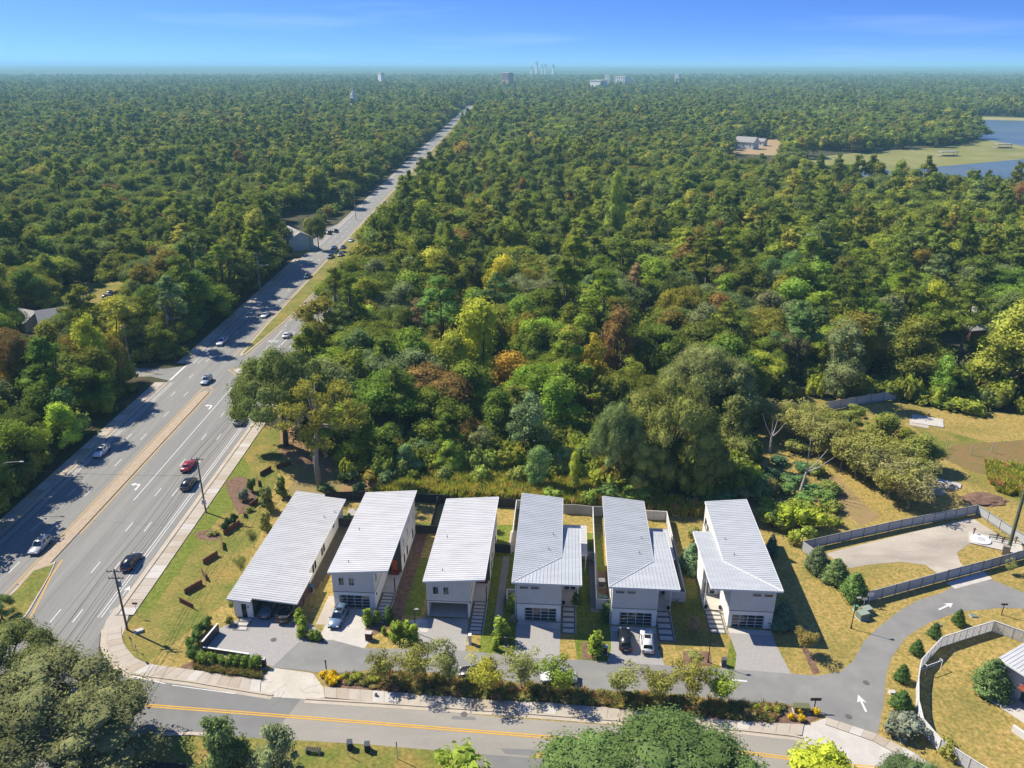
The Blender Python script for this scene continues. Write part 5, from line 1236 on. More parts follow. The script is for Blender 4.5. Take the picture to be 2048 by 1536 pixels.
# pump station
x, y = G(1985,1086); t = empty('pump_station',(x,y,.07),R(-28),'pump station of pale slab, hatch and pipes in the utility yard','pump station')
m = MB(); m.box(-3.6,4.4,-2,2,0,.12); m.build('slab',concw,t); m = MB(); m.lathe([(1.6,.12),(1.6,.3),(1.55,.32)],20,-1.8,-.2); m.build('hatch',M('hatch_white',(.56,.56,.54)),t); m = MB(); m.box(-2.3,-1.2,-.8,.4,.32,.36); m.build('hatch_lid',steelp,t)
pg = M('pipe_green',(.035,.06,.055)); pn = M('pipe_rust',(.12,.075,.045))
for k, yy in enumerate((.4,1.2)): m = MB(); m.tube([(-.5,yy,.12),(-.5,yy,.8),(.4,yy,.9),(2.6,yy,.9),(2.6,yy,.12)],.09,n=6); m.build('pipe',pg,t)
for xx, yy in ((.6,1.2),(1.4,.4),(-2.9,1.2),(3.4,1.5)): m = MB(); m.lathe([(.1,.12),(.1,1.1),(.25,1.12),(.25,1.2),(.08,1.4)],8,xx,yy); m.build('valve',pn,t)
m = MB(); m.box(1.2,2.2,-3.3,-2.6,0,1.6); m.build('control_cabinet',M('cabinet',(.26,.22,.17)),t)
# pole saw handle free: field things
def mound(name, px, py, rx, ry, h, mat, label, cat, seed=1):
    x, y = G(px,py); b = bmesh.new(); bmesh.ops.create_icosphere(b, subdivisions=4, radius=1)
    for v in b.verts:
        n = 1+.35*noise.noise(v.co*2.3+Vector((seed,0,0))); v.co = Vector((v.co.x*rx*n, v.co.y*ry*n, max(v.co.z,-.05)*h*n))
    me = bpy.data.meshes.new(name); b.to_mesh(me); b.free(); me.materials.append(mat); o = inst(name, me, None, (x,y,.03)); tag(o, label, cat); return o
mound('sand_heap',1868,985,2.2,1.4,.8,M('sand',(.44,.37,.24),(.36,.29,.17),1),'left pale sand heap behind the utility yard','heap'); mound('sand_heap',1890,975,2.4,1.3,.8,M('sand',(.44,.37,.24)),'right pale sand heap behind the utility yard','heap',4)
mound('mulch_heap',1965,1000,4,2.4,.5,mulch,'dark mulch heap behind the utility yard fence','heap',7)
for px, py, sx, sy, rz, mt, lb in ((1893,967,5,2,-.6,steelp,'blue-grey sheets lying beside the sand heaps'),(1855,843,6.5,5,-.45,concw,'pale slab lying in the back field'),(1838,848,4,4,-.45,conc,'tan slab beside the pale one in the back field')):
    x, y = G(px,py); t = empty('sheet_stack',(x,y,.03),rz,lb,'sheets'); m = MB(); m.box(-sx/2,sx/2,-sy/2,sy/2,0,.18 if mt is not conc else .1); m.build('sheet',mt,t)
for i, (px, py) in enumerate(((1893,897),(1940,910),(1983,960),(1982,905))):
    x, y = G(px,py); m = MB(); m.tube([(0,0,0),(0.05,0,2.2+.3*(i%2))],.09,n=6); o = m.build('field_post', dead_w); o.location = (x,y,0); tag(o, ['grey field post nearest the trees','grey field post in the brown meadow','grey field post among reeds','grey field post at the meadow centre'][i], 'post')

# ------------------------------------------------------------------ planting round the houses
def plant(kind, px, py, h, w_, col, name, label, cat='shrub', group=None, seed=None, z=.03, bk=None):
    x, y = G(px, py); return tree(kind, x, y, h, w_, col, name, label, cat, group, seed, bk=bk, z=z)
GL, DG, OLV, PALE, SIL = (.125,.16,.022), (.045,.075,.02), (.13,.128,.03), (.14,.145,.045), (.105,.115,.075)
# row of small thin trees along the lane
LT = [(768,1366,OLV,'first small tree from the entrance in the row along the lane'),(833,1366,OLV,'second small tree from the entrance, fullest brownish crown'),(897,1371,PALE,'third small tree from the entrance in the row along the lane'),(972,1388,(.175,.17,.025),'yellowest small tree of the row, before the black car'),
 (1045,1379,PALE,'thin small tree just left of the parked white sedan'),(1121,1389,GL,'small green tree standing in front of the parked white sedan'),(1240,1394,PALE,'sparse small tree right of the white sedan'),(1314,1401,OLV,'full small tree below the two-car drive'),(1381,1405,(.15,.14,.03),'yellowish small tree left of the last in the row'),(1440,1408,GL,'last small tree of the row, beside the lane arrow')]
for i, (px, py, c, lb) in enumerate(LT): plant('small', px, py, 5.2+.5*(i%3), 6.2+.6*(i%2), c, 'crape_myrtle', lb, 'tree', 'small trees along the lane', seed=i, bk=bark_p)
# mulch beds
gsheet('planting_bed', [(640,1347),(687,1347),(837,1346),(1013,1365),(1205,1384),(1322,1388),(1498,1407),(1565,1409),(1624,1420),(1640,1436),(1608,1449),(1551,1447),(1428,1439),(1217,1416),(980,1400),(778,1384),(655,1374)], .053, mulch)
gsheet('planting_bed', [(360,1335),(385,1322),(430,1335),(515,1342),(532,1360),(506,1357),(410,1344),(370,1338)], .053, mulch)
gsheet('planting_bed', [(592,1250),(600,1242),(612,1262),(640,1272),(648,1284),(625,1286),(603,1276)], .053, mulch)
gsheet('planting_bed', [(730,1262),(740,1240),(790,1238),(800,1248),(768,1262),(735,1275)], .053, mulch)
gsheet('planting_bed', [(1366,1302),(1420,1304),(1424,1332),(1366,1330)], .053, mulch); gsheet('planting_bed', [(1164,1284),(1176,1284),(1195,1318),(1164,1319)], .053, mulch)
gsheet('planting_bed', [(1602,1295),(1616,1298),(1640,1345),(1626,1350)], .053, mulch)
gsheet('planting_bed', [(450,965),(478,952),(500,960),(515,1000),(498,1022),(478,1030),(462,1000)], .053, mulch); gsheet('planting_bed', [(388,1066),(425,1058),(445,1072),(430,1082),(395,1078)], .053, mulch)
rs = random.Random(3)
def poly_pts(px, n, seed):
    P = GP(*px); r_ = random.Random(seed); xs = [p[0] for p in P]; ys = [p[1] for p in P]; o = []
    while len(o) < n:
        x, y = r_.uniform(min(xs),max(xs)), r_.uniform(min(ys),max(ys))
        if inpoly(x, y, P): o.append((x, y))
    return o
def blades(name, seed, n, h, spread, wd, mat):
    r_ = random.Random(seed); V = []; Fc = []; T = []
    for k in range(n):
        a = r_.uniform(0,6.283); q = spread*math.sqrt(r_.random()); x, y = q*math.cos(a)*.4, q*math.sin(a)*.4; l = h*r_.uniform(.6,1.1); b = r_.uniform(0,6.283); dx, dy = math.cos(a), math.sin(a)
        p0 = Vector((x,y,0)); p1 = Vector((x+dx*q*.5, y+dy*q*.5, l*.75)); p2 = Vector((x+dx*q*1.0, y+dy*q*1.0, l)); s_ = Vector((math.cos(b),math.sin(b),0))*wd
        i = len(V); V += [p0-s_, p0+s_, p1+s_, p1-s_, p2]; Fc += [(i,i+1,i+2,i+3),(i+3,i+2,i+4)]; t_ = r_.random(); T += [t_,t_]
    me = bpy.data.meshes.new(name); me.from_pydata([tuple(v) for v in V], [], Fc); me.materials.append(mat); a = me.attributes.new('tint','FLOAT','FACE'); a.data.foreach_set('value', T); return me
weed_yel = foliage('yellow_weed_leaf', [(0,(.15,.15,.02)),(.3,(.20,.19,.025)),(.55,(.11,.135,.022)),(.8,(.22,.17,.05)),(.93,(.24,.13,.05))]); bed_leaf = foliage('bed_leaf', [(0,(.09,.09,.025)),(.25,(.13,.11,.03)),(.5,(.15,.09,.04)),(.7,(.075,.085,.025)),(.88,(.17,.13,.05))])
tuft = [blades('tuft',i,46,1.0,.55,.035,bed_leaf) for i in range(3)]; reed = [blades('reed',9+i,40,1.7,.5,.05,weed_yel) for i in range(3)]
shr = [foliage_mesh('low_shrub', 70+i, [(random.uniform(-.3,.3),random.uniform(-.3,.3),.3,.42,.36) for _ in range(4)], 30, .09, bed_leaf, core=.7) for i in range(2)]
bed = [(680,1350),(837,1349),(1013,1368),(1205,1387),(1322,1392),(1498,1410),(1570,1414),(1551,1444),(1428,1436),(1217,1413),(980,1397),(778,1381),(700,1370)]
P = [(x,y,.05,rs.uniform(.7,1.3),rs.uniform(.4,1.0),rs.uniform(0,6.28),rs.choice((0,1,2,3,4,3,4))) for x,y in poly_pts(bed, 720, 4)]
gn_scatter('bed_planting', P, tuft + shr)
P = [(x,y,.05,rs.uniform(.6,1.0),rs.uniform(.4,.8),rs.uniform(0,6.28),rs.choice((0,1,2))) for x,y in poly_pts([(385,1334),(430,1338),(515,1346),(528,1358),(410,1344)], 90, 5)]
gn_scatter('bed_edging_grass', P, tuft)
for i, (px, py) in enumerate(((648,1352),(657,1361),(668,1354),(664,1368),(676,1362))):
    plant('shrub', px, py, .9, 1.6, (.29,.21,.008), 'flowering_shrub', ['left','front left','back','front middle','right'][i] + ' bright yellow flowering shrub at the entrance end of the lane bed', 'shrub', 'yellow shrubs at the entrance', seed=i)
for i, (px, py, lb) in enumerate(((1581,1437,'left yellow shrub by the utility box at the lane mouth'),(1600,1441,'front yellow shrub by the utility box at the lane mouth'),(1599,1427,'back yellow shrub at the foot of the utility box'),(1630,1428,'right yellow shrub under the street name sign'))): plant('shrub', px, py, .9, 1.2, (.29,.21,.008), 'flowering_shrub', lb, 'shrub', seed=i)
for i, (px, py) in enumerate(((690,1358),(705,1362),(722,1360),(738,1366),(755,1364),(1510,1420),(1535,1425),(1552,1424))): plant('shrub', px, py, 1.0, 1.5, (.15,.16,.025), 'low_shrub', (['first','second','third','fourth','fifth'][i] + ' yellow-green low shrub right of the yellow flowers at the entrance' if i < 5 else ['left','middle','right'][i-5] + ' yellow-green low shrub near the olive utility box'), 'shrub', 'yellow-green low shrubs in the lane bed', seed=i)
# clipped hedge of separate bushes
HG = [(417,1252),(408,1262),(399,1273),(392,1284),(386,1296),(384,1309),(389,1320),(402,1323),(416,1325),(431,1327),(446,1329),(461,1331),(476,1333),(491,1335),(506,1336),(518,1337)]
for i, (px, py) in enumerate(HG): plant('shrub', px, py, 1.9, 2.0, (.10,.14,.026) if i > 6 else (.07,.105,.024), 'hedge_shrub', ['first','second','third','fourth','fifth','sixth','seventh','eighth','ninth','tenth'][i-7 if i > 6 else i] + (' light green bush of the front hedge row, counted from the left' if i > 6 else ' dark green bush of the side hedge row, counted from the lawn end'), 'hedge bush', 'hedge bushes in the front row' if i > 6 else 'hedge bushes in the side row', seed=i)
# upright shrubs by the drives
for px, py, h, c, lb in ((599,1246,2.6,GL,'tall upright shrub at the top of the bed between first and second drives'),(606,1258,2.4,GL,'upright shrub behind the lowest one between first and second drives'),(603,1274,2.2,GL,'upright shrub at the left tip of the bed between first drives'),(624,1279,1.7,GL,'short upright shrub at the bottom of the bed between first drives'),(636,1280,1.9,GL,'rightmost upright shrub between first and second drives'),
 (737,1248,3.0,GL,'tall upright shrub nearest the second house drive'),(757,1244,2.2,GL,'short upright shrub in the middle of the bed beside the stepping pads'),(779,1246,3.0,DG,'dark upright shrub at the foot of the stepping pads'),(794,1280,3.6,GL,'tall upright shrub left of the lane lamp post'),(817,1281,3.4,GL,'tall upright shrub at the foot of the lane lamp post'),(828,1284,3.4,GL,'tall upright shrub right of the lane lamp post'),(768,1268,1.4,GL,'small shrub above the brown letterbox pillar'),
 (1003,1280,4.2,GL,'tall columnar shrub between third and fourth drives'),(990,1300,2.0,GL,'short shrub left of the slim dark letterbox'),(1190,1308,4.0,GL,'tall shrub behind the pale-capped letterbox'),(1025,1220,3.0,GL,'shrub at the left front corner of the fourth house'),(1213,1240,3.2,DG,'dark shrub at the left front corner of the fifth house'),(1222,1225,2.4,DG,'darker shrub behind the corner shrub of the fifth house'),(1153,1208,2.6,DG,'dark shrub at the porch of the fourth house')):
    plant('column', px, py, h, h*.62, c, 'upright_shrub', lb)
for px, py, h, w_, c, k, lb in ((1028,1246,1.2,1.6,(.16,.15,.10),'shrub','dry grey shrub at the corner of the fourth house'),(1386,1268,3.0,2.6,(.16,.12,.08),'small','nearly bare shrub on the lawn between fifth and sixth houses'),(1388,1318,.8,2.6,PALE,'shrub','pale yellow clump in the square mulch bed'),(1352,1196,1.6,2.6,DG,'shrub','dark shrub at the porch of the fifth house'),
 (1383,1140,5.2,4.6,(.085,.125,.06),'cone','bluish conifer left of the sixth house porch'),(1563,1255,4.6,4.0,(.055,.09,.055),'cone','dark bluish conifer at the right front corner of the sixth house'),(1541,1112,4.4,2.4,(.05,.085,.055),'cone','narrow dark conifer behind the right wall of the sixth house'),(1393,1085,2.6,3.4,PALE,'shrub','pale shrub behind the bluish conifer'),
 (1607,1305,4.6,4.6,(.15,.12,.035),'small','reddish-brown crape myrtle in the bed right of the sixth drive'),
 (1915,1249,2.8,2.0,DG,'cone','first small magnolia at the top of the bend'),(1868,1274,2.6,1.9,DG,'cone','second small magnolia, at the outer corner of the slatted fence'),(1832,1309,2.7,2.0,DG,'cone','third small magnolia along the lane, left of the goal'),(1803,1362,2.9,2.1,DG,'cone','fourth small magnolia along the lane, above the bushiest'),(1801,1418,3.0,3.0,DG,'cone','bushiest small magnolia, above the silvery shrub'),
 (1790,1462,2.4,4.6,SIL,'shrub','wide silvery shrub at the end of the lane left of the fence'),(1828,1470,2.6,4.6,(.125,.135,.10),'shrub','palest silvery shrub against the slatted fence'),(1892,1512,2.4,3.4,OLV,'shrub','brownish round bush on the lawn inside the slatted fence'),
 (1978,1385,5.6,5.0,(.075,.11,.038),'cone','dense green tree at the corner of the right edge house'),(1632,1140,4.6,4.2,(.08,.10,.045),'cone','back tree of three along the yard fence'),(1670,1165,4.6,4.4,(.085,.115,.04),'cone','middle tree of three along the yard fence'),(1706,1195,4.6,4.4,(.075,.115,.03),'cone','front tree of three along the yard fence'),(2018,1148,2.6,2.6,PALE,'small','small olive tree before the yard fence at the right'),
 (489,1000,2.6,3.0,SIL,'shrub','grey palm-like shrub in the upper verge bed'),(506,982,2.8,2.4,DG,'shrub','dark rounded shrub behind the grey palm-like one'),(470,1045,2.0,2.0,(.03,.055,.02),'shrub','upper bush of the clipped dark hedge'),(461,1054,2.0,2.0,(.03,.055,.02),'shrub','middle bush of the clipped dark hedge'),(452,1064,2.0,2.0,(.03,.055,.02),'shrub','lower bush of the clipped dark hedge'),(425,1070,.8,2.6,PALE,'shrub','pale low shrub left of the clipped dark hedge'),(500,1022,.9,2.2,PALE,'shrub','pale low shrub below the grey palm-like shrub'),
 (536,1022,5.6,2.8,(.10,.11,.035),'column','tallest slim tree left of the first house'),(534,1066,4.6,2.4,OLV,'column','olive slim tree below the tallest one by the first house'),(508,1096,4.2,2.6,PALE,'small','thin pale sapling beside the first house roof'),(485,1152,3.8,2.6,PALE,'small','thin pale sapling in the middle of the west lawn'),(466,1225,2.8,2.2,PALE,'small','pale sapling nearest the first house door'),(564,995,5.0,2.4,(.09,.11,.03),'column','slim tree nearest the back corner of the first house'),(528,990,1.8,1.5,DG,'column','small dark cone shrub above the tallest slim tree'),(462,1250,1.6,1.8,OLV,'shrub','olive shrub at the foot of the first house steps'),
 (5,1240,4.0,5.5,(.09,.12,.035),'oak','young tree on the grass island at the left edge'),(698,1046,2.2,1.5,DG,'column','dark shrub in the gap behind the first house'),(982,1060,2.6,2.0,(.12,.15,.05),'shrub','shrub in the back yard of the third house')):
    plant(k, px, py, h, w_, c, 'ornamental_tree' if h > 3.4 else 'garden_shrub', lb, 'tree' if h > 3.4 else 'shrub', bk=bark_p if k == 'small' else None)
# tall bare-trunked tree at the wood's left corner
def tall_tree():
    x, y = G(640,980); t = empty('cypress_tree', (x,y,0), 0, 'tall tree with long bare pale trunk and mossy yellowing crown left behind the first house', 'tree'); r_ = random.Random(5); cl = []
    for k in range(46):
        a = r_.uniform(0,6.283); q = r_.random()**.5; cl.append((1.2+8.2*q*math.cos(a), 7*q*math.sin(a), 12.5+11.5*r_.random()**.8*(1.05-.45*q), r_.uniform(.9,1.9), r_.uniform(.7,1.3)))
    o = inst('crown', foliage_mesh('cypress_crown', 5, cl, 6.5, .24, leaf, core=.5), t); o.color = (.125,.118,.02,1)
    ml = [(c[0]*.95,c[1]*.95,c[2]-1.7,.5,1.2) for c in cl[::2]]; o = inst('moss', foliage_mesh('moss', 6, ml, 14, .22, leaf, core=0, up=-.2, droop=1.0, aspect=.2), t); o.color = (.085,.085,.05,1)
    m = MB(); m.tube([(0,0,-.2),(-.2,0,6),(.3,0,11),(.6,.2,15),(1.0,.1,22)], .62, .14, 9); m.build('trunk', bark_p, t, True)
    for c in cl[::5]: m = MB(); m.tube([(.5,.1,12.5+r_.uniform(-1,3)),(c[0]*.5+.3,c[1]*.5,c[2]-1),(c[0],c[1],c[2])], .2, .04, 5); m.build('limb', bark_p, t, True)
tall_tree()
# trees in the foreground
FO = [('bigoak',(-53.4,69),12,24,(.10,.104,.042),'great grey-green oak spreading over the street corner at bottom left',3),('bigoak',(-64,79),10,16,(.085,.095,.03),'second oak crown at the left end of the street',1),('broad',(-32.4,65.3),12.6,8.4,(.085,.11,.035),'upright green tree left of the bench at the bottom edge',2),('broad',(-25.4,63.8),11.6,7.6,(.11,.125,.055),'paler tree right of the upright green one at the bottom edge',3),
 ('shrub',(-6.5,66.0),4.6,8.4,(.13,.165,.025),'bright green bush-shaped tree at the bottom edge by the dark drive',1),('bigoak',(15.6,60.5),9.8,25,(.066,.098,.03),'large dense green oak at the bottom centre of the picture',2),('broad',(32.4,61.4),11.0,11.5,(.19,.21,.022),'yellow-green tree at the bottom right beside the large oak',4),('bigoak',(42.0,61.0),9.2,8.0,(.07,.10,.04),'dark green tree at the bottom right corner of the street',4)]
for k, p, h, w_, c, lb, sd_ in FO: tree(k, p[0], p[1], h, w_, c, 'oak_tree' if k == 'bigoak' else 'broadleaf_tree', lb, 'tree', seed=sd_, z=.05)
# back field: diagonal row of crape myrtles and loose trees
for i in range(13):
    t_ = i/12; px = 1548+(1822-1548)*t_; py = 850+(1010-850)*t_+6*math.sin(i*2.1)
    plant('small', px+rs.uniform(-4,4), py+10, 7.8+rs.uniform(-.5,.8), 11.5+rs.uniform(-.8,1), random.Random(i).choice([(.14,.135,.035),(.15,.145,.045),(.13,.13,.035),(.16,.15,.06)]), 'crape_myrtle', ['far-end','second','third','fourth','fifth','sixth','middle','eighth','ninth','tenth','eleventh','twelfth','near-end'][i] + ' crape myrtle of the diagonal row across the back field, counted from the wood', 'tree', 'crape myrtles in the diagonal row', seed=i, bk=bark_p)
for i in range(12):
    t_ = (i+.5)/12; px = 1575+(1838-1575)*t_; py = 838+(985-838)*t_+5*math.sin(i*1.7)
    plant('small', px+rs.uniform(-4,4), py+10, 7.2+rs.uniform(-.6,.8), 10.5+rs.uniform(-1,1), random.Random(50+i).choice([(.14,.14,.032),(.13,.13,.035),(.125,.135,.03),(.15,.15,.05)]), 'crape_myrtle', ['far-end','second','third','fourth','fifth','sixth','seventh','eighth','ninth','tenth','eleventh','near-end'][i] + ' crape myrtle of the back line of the diagonal row, on the field side', 'tree', 'crape myrtles in the diagonal row', seed=50+i, bk=bark_p)
for px, py, h, w_, c, lb in ((1702,868,7.5,8.5,(.12,.135,.03),'yellowish round tree at the far end of the crape myrtle row'),(1764,895,8,10,(.125,.135,.028),'middle round tree beside the crape myrtle row'),(1830,935,8.5,11,(.115,.125,.028),'largest round tree beside the crape myrtle row'),(1805,905,6,6,(.15,.155,.025),'yellow-green tree between middle and largest round trees')):
    plant('broad', px, py, h, w_, c, 'broadleaf_tree', lb, 'tree')
for i, (px, py, h, w_, c) in enumerate(((1560,1052,4.2,6.5,(.15,.175,.02)),(1598,1056,4.6,6.8,(.16,.19,.02)),(1640,1062,4.2,6.4,(.165,.185,.02)),(1530,1030,3.6,5.2,(.10,.13,.024)),(1618,1078,2.6,4,(.15,.18,.03)),(1585,1085,2.4,3.4,(.17,.19,.03)))): plant('shrub', px, py, h, w_, c, 'bush', ['bright yellow-green bush left of the brightest three','tallest bright yellow-green bush behind the sixth house','bright yellow-green bush right of the tallest one','dull green bush beside the roof of the sixth house','low lime bush below the right bright bush','lowest lime bush at the edge of the lawn'][i])
TH = {}
def THK(l):
    n = TH.get(l, 0); TH[l] = n+1; return ['','second ','third ','fourth ','fifth ','sixth ','seventh '][n] + l
for i, (px, py, h, w_, c) in enumerate(((1445,1020,3.6,8,(.06,.10,.035)),(1262,1003,3.4,7,(.10,.15,.03)),(1225,1005,3.4,6,(.07,.105,.03)),(1500,970,2.6,8,(.05,.09,.03)),(1585,965,2.0,6,(.06,.10,.035)),(1620,985,2.0,5,(.065,.115,.035)),(1560,930,2.0,6,(.05,.085,.04)),(1600,940,1.8,5,(.06,.11,.045)),(1570,985,2.2,5,(.07,.11,.03)),(1545,955,2.2,5,(.05,.08,.035)),(1605,1000,1.6,4.5,(.08,.14,.035)),(1655,985,2.6,6,(.11,.13,.03)),(1630,950,2.4,6,(.10,.12,.03)),(1665,1025,2.2,5,(.13,.15,.03)),(1590,1030,3,6,(.12,.15,.025)),(1545,1055,3.4,6,(.11,.14,.025)),(1670,1050,1.8,4,(.14,.15,.03)),(1515,1000,4,7,(.08,.10,.03)),(1600,905,2.4,7,(.10,.11,.03)),(1480,1000,3,6,(.11,.10,.04)),(1410,1000,3,6,(.05,.085,.03)),(1178,1010,3.4,4.2,(.12,.16,.03)),(1110,1000,2.6,5,(.12,.16,.03)),(960,965,4,6,(.13,.16,.03)),(885,965,3.6,5,(.12,.14,.04)),(720,985,2.2,4,(.09,.11,.04)),(780,970,3.4,6,(.06,.09,.035)),(1540,990,3.4,5,(.13,.11,.035)),(1640,1010,2.6,6,(.08,.12,.03)),(700,960,3,6,(.05,.08,.03)),(655,985,1.8,4,(.06,.09,.035)),(1030,965,3.5,5,(.14,.15,.035)),(850,930,5,8,(.07,.10,.04)),(760,930,5,9,(.06,.085,.03)),(930,940,5,7,(.15,.18,.03)),(1010,940,5,7,(.09,.12,.04)),(1120,950,6,8,(.10,.13,.04)),(1180,945,6,8,(.06,.09,.03)),(1470,940,5,9,(.09,.10,.05)))):
    plant('shrub', px, py, h, w_, c, 'thicket_bush', THK(('tall ' if h > 3.3 else 'low ') + ('bright ' if c[1] > .13 else 'dark ' if c[1] < .1 else 'mid-green ') + 'thicket bush ' + ('by the trees ' if py < 962 else 'nearer ') + 'behind the ' + ('first house' if px < 730 else 'second house' if px < 850 else 'third house' if px < 1000 else 'fourth house' if px < 1160 else 'fifth house' if px < 1330 else 'sixth house' if px < 1520 else 'sixth house, well to its right')), 'bush', 'bushes in the thicket behind the houses', seed=i)
wild = [(690,985),(860,985),(1000,985),(1200,992),(1330,1005),(1400,1015),(1400,1040),(1330,1030),(1200,1015),(1130,1012),(1040,1003),(860,990),(850,975),(900,962),(1000,955),(1150,965),(1200,975),(1000,972)]
P = [(x,y,.02,rs.uniform(.8,1.5),rs.uniform(.6,1.25),rs.uniform(0,6.28),rs.choice((0,1,2))) for x,y in poly_pts([(730,990),(860,957),(1000,950),(1180,965),(1320,1000),(1420,1020),(1400,1036),(1200,1018),(1040,1004),(860,996)], 2600, 6)]
P += [(x,y,.02,rs.uniform(.8,1.4),rs.uniform(.5,1.0),rs.uniform(0,6.28),rs.choice((0,1,2))) for x,y in poly_pts([(1960,925),(2048,935),(2048,1000),(1990,985)], 130, 7)]
P += [(x,y,.02,rs.uniform(1,1.8),rs.uniform(.9,1.5),rs.uniform(0,6.28),rs.choice((0,1,2))) for x,y in poly_pts([(1985,945),(2048,955),(2048,1000),(1995,980)], 150, 8)]
gn_scatter('tall_weeds', P, reed)
# rough understorey along the wood edges
und = [foliage_mesh('understorey', 90+i, [(rs.uniform(-1.2,1.2),rs.uniform(-1.2,1.2),rs.uniform(.5,1.6),rs.uniform(.8,1.2),rs.uniform(.8,1.1)) for _ in range(7)], 4.5, .28, leaf_far, core=.75) for i in range(4)]
P = []
for k in range(5200):
    y = 104 + 420*random.random()**1.5; x = random.uniform(-1,1)*(.68*y+45)
    if not blocked(x, y) and not (y < 150 and x > -58 and y < 141): P.append((x,y,-.2,random.uniform(1.0,2.3),random.uniform(1.0,2.6),random.uniform(0,6.28),random.randrange(4)))
for k in range(330):
    y = random.uniform(105,1700); 
    if not 188 < y < 205: P.append((-98.5+random.uniform(-2,1.0),y,-.2,random.uniform(1.2,2.2),random.uniform(1.2,2.8),random.uniform(0,6.28),random.randrange(4)))
    P.append((-50.5+random.uniform(0,3),max(168,y),-.2,random.uniform(1.2,2.0),random.uniform(1.2,2.4),random.uniform(0,6.28),random.randrange(4)))
for x, y in poly_pts([(690,972),(860,950),(1000,945),(1150,960),(1240,985),(1420,1005),(1490,985),(1500,930),(1480,860),(1300,900),(1100,880),(900,880),(700,880)], 300, 12): P.append((x,y,-.1,random.uniform(.8,1.9),random.uniform(.9,2.4),random.uniform(0,6.28),random.randrange(4)))
gn_scatter('understorey', P, und)
# dead trees
def dead(px, py, h, seed, label, lean=(0,0)):
    x, y = G(px,py); t = empty('dead_tree',(x,y,0),0,label,'tree'); r_ = random.Random(seed); f = Vector((lean[0]*.3,lean[1]*.3,h*.4)); m = MB(); m.tube([(0,0,0),f*.5,f],.3,.2,7); m.build('trunk',dead_w,t)
    for k in range(4):
        a = k*1.7+seed; e = f+Vector((math.cos(a)*h*.28+lean[0],math.sin(a)*h*.2+lean[1],h*r_.uniform(.35,.6))); m = MB(); m.tube([f,f.lerp(e,.5)+Vector((0,0,-.4)),e],.15,.04,5); m.build('branch',dead_w,t)
dead(1539,905,9,1,'bare white forked trunk beside the crape myrtle row'); dead(1600,985,11,2,'bleached bare tree leaning over the green ground cover',(2,0)); dead(1125,690,17,5,'bare bleached tree among the yellow-green trees',(1.5,0))

# ------------------------------------------------------------------ buildings far off
def gable(px, py, L_, W_, he, hr, rz, wall_m, roof_m, label, name='house', wins=3, porch=False):
    x, y = G(px,py); t = empty(name,(x,y,0),rz,label,'house' if name=='house' else 'building')
    m = MB(); m.box(-L_/2,L_/2,-W_/2,W_/2,0,he); m.add([(-L_/2,-W_/2,he),(-L_/2,W_/2,he),(-L_/2,0,hr-.1),(L_/2,-W_/2,he),(L_/2,W_/2,he),(L_/2,0,hr-.1)],[(0,1,2),(3,5,4),(0,2,5,3),(1,4,5,2)]); m.build('wall',wall_m,t)
    m = MB(); o = .5
    for s_ in (-1,1): m.add([(-L_/2-o,s_*(W_/2+o),he-.2),(L_/2+o,s_*(W_/2+o),he-.2),(L_/2+o,0,hr),(-L_/2-o,0,hr),(-L_/2-o,s_*(W_/2+o),he+.02),(L_/2+o,s_*(W_/2+o),he+.02),(L_/2+o,0,hr+.22),(-L_/2-o,0,hr+.22)],[(0,1,2,3),(7,6,5,4),(0,4,5,1),(1,5,6,2),(3,2,6,7),(0,3,7,4)])
    m.build('roof',roof_m,t)
    for k in range(wins): window(t,(-L_/2+L_*(k+.5)/wins,-W_/2,he*.5),(1,0),1.0,1.4)
    return t
rf_g = M('grey_shingles',(.29,.28,.26),(.24,.23,.22),1.5); rf_b = M('brown_shingles',(.15,.125,.11),(.12,.10,.09),1.5); brick = M('red_brick',(.16,.05,.04),(.12,.04,.035),2); blue_w = M('pale_blue_wall',(.48,.58,.60)); cream = M('cream_wall',(.5,.47,.4))
gable(1925,650,16,9,3.2,6.5,R(-60),brick,rf_g,'red brick house with grey gabled roof in the wood at the right'); gable(1945,668,10,8,2.8,4.2,R(15),brick,rf_g,'low grey-roofed shed below the brick house','outbuilding',0)
gable(50,652,14,9,3,5.6,R(-25),cream,rf_g,'left grey-roofed house among trees at the left edge'); gable(128,652,13,9,3,6,R(35),cream,rf_g,'right grey-roofed house among trees at the left edge')
gable(592,494,17,11,5.0,8.0,R(-58),blue_w,rf_g,'pale blue building with parked cars left of the highway','building',4); 
gable(1492,297,20,13,6.5,11,R(-40),trim_w,rf_g,'white lake house with grey roof in the sandy clearing'); gable(1518,291,13,9,4.5,7,R(-40),trim_w,rf_g,'dark-roofed annex right of the white lake house','annex',2); gable(1665,270,20,10,5,8,R(20),siding_g,rf_g,'grey house among trees left of the lake'); gable(835,785,12,9,4,6.5,R(8),M('tan_wall',(.3,.2,.14)),M('rusty_roof',(.33,.17,.11),(.27,.13,.08),2),'rusty-roofed house half hidden in the wood')
for px, py, lb in ((1565,326+0,'boat shelter with grey roof on the marsh') if False else (1895,312,'grey-roofed boat shelter on the marsh'),(2005,296,'dark dock at the lake edge')):
    x, y = G(px,py); t = empty('dock',(x,y,.05),.1,lb,'dock'); m = MB(); m.box(-9,9,-3,3,.6,.8); m.build('deck',dead_w,t)
    for sx in (-7,7):
        for sy in (-2.5,2.5): m = MB(); m.tube([(sx,sy,-.3),(sx,sy,3.6)],.2,n=6); m.build('post',dead_w,t)
    m = MB(); m.wedge(-8,8,-3.5,3.5,3.5,lambda a,b: 4.6-abs(a)*.06); m.build('roof',rf_g,t)
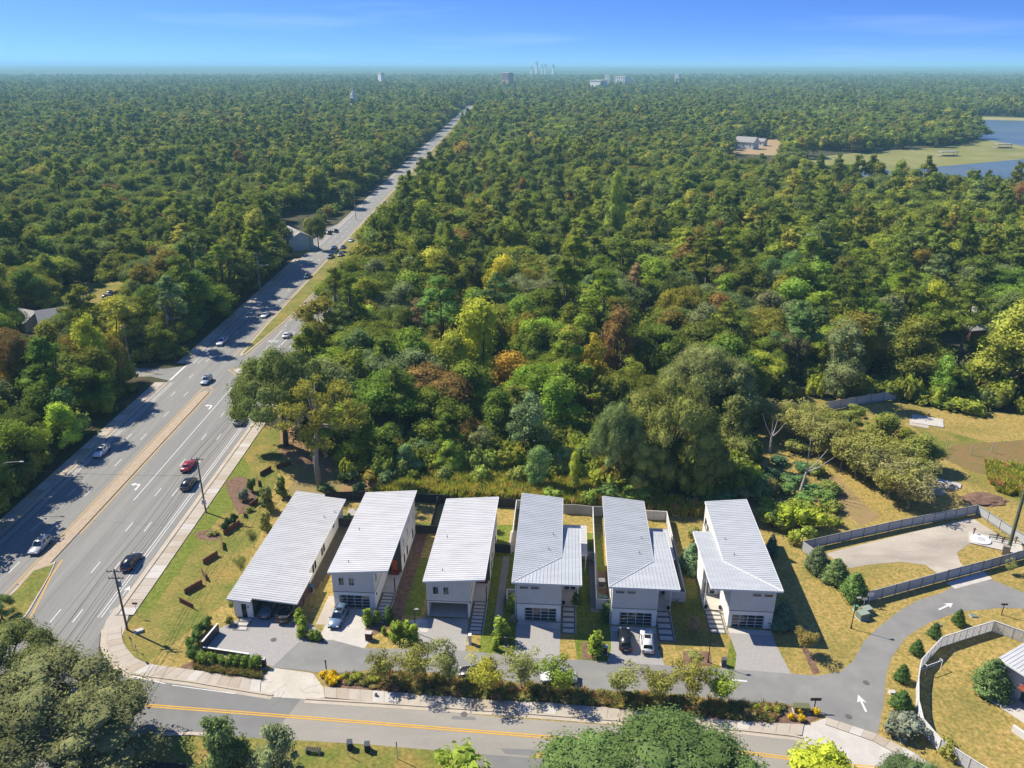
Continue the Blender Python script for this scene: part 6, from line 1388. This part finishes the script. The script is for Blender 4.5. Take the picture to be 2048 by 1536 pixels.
# church tower
x, y = -252*1.0, 1330; t = empty('church_tower',(x,y,0),-.9,'white church tower with stepped belfry rising from the distant trees','church tower')
m = MB(); m.box(-4.6,4.6,-4.6,4.6,0,26); m.build('shaft',trim_w,t); m = MB(); m.box(-5.2,5.2,-5.2,5.2,26,27); m.build('cornice',trim_w,t); m = MB(); m.box(-3.1,3.1,-3.1,3.1,27,35); m.build('belfry',trim_w,t); m = MB(); m.lathe([(2.2,35),(2.0,38),(.8,40),(.15,44)],8); m.build('spire',trim_w,t)
for z in (18,29): m = MB(); m.box(-1.1,1.1,-4.7 if z<26 else -3.2,-4.5 if z<26 else -3.0,z,z+4.5); m.build('opening',siding_d,t)
def slab_b(px, Y, wpx, y0, y1, mat, label, name='building', rows=5, gz=None):
    """far block: px = column, Y = distance, wpx wide, from image row y1 (foot) up to y0"""
    d = Y*math.cos(PITCH)+CAM_H*math.sin(PITCH); x = (px-1024)/F_PX*d; wd = wpx/F_PX*d
    def zat(row): 
        v = (row-768)/F_PX; return CAM_H + Y*(-math.sin(PITCH)-v*math.cos(PITCH))/(math.cos(PITCH)-v*math.sin(PITCH))
    zt = zat(y0); t = empty(name,(x,Y,0),-.95,label,'building'); m = MB(); m.box(-wd/2,wd/2,0,wd*.5,0,zt); m.build('wall',mat,t)
    m = MB(); m.box(-wd/2-.5,wd/2+.5,-.5,wd*.5+.5,zt,zt+1.2); m.build('roof',siding_g,t); n = max(2,int(wd/9)); me = MB(); me.box(-wd/n*.32,wd/n*.32,-.4,0,0,2.2); mm = me.mesh('window',M('far_glass',(.06,.08,.1),rough=.2))
    for r_ in range(rows):
        z = zt-4-4.2*r_
        if z > 14:
            for k in range(n): inst('window',mm,t,(-wd/2+wd*(k+.5)/n,0,z))
    return t
slab_b(1010,2900,24,146,160,M('red_panel',(.34,.2,.17)),'broad pinkish block right of the highway near the horizon'); slab_b(1238,2800,30,153,162,siding_w,'wide white block in the distance at right of centre'); slab_b(1212,2850,10,151,160,siding_w,'small white block left of the wide white block'); slab_b(1352,3000,10,149,158,siding_w,'white block farthest right on the horizon band'); slab_b(1190,2500,34,161,166,siding_g,'long low white roof before the wide white block','building',1); slab_b(760,3200,14,146,152,trim_w,'small pale block left of the highway near the horizon','building',1)
for i, (px, w_, y0) in enumerate(((1072,7,119),(1083,5,125),(1090,5,124),(1105,7,125),(1062,6,128))): slab_b(px, 6400, w_*.7, y0+4.0, 140, trim_w, ['tallest tower of the tiny skyline on the horizon','second tower of the tiny skyline','third tower of the tiny skyline','rightmost block of the tiny skyline','leftmost low block of the tiny skyline'][i], 'tower', 6)
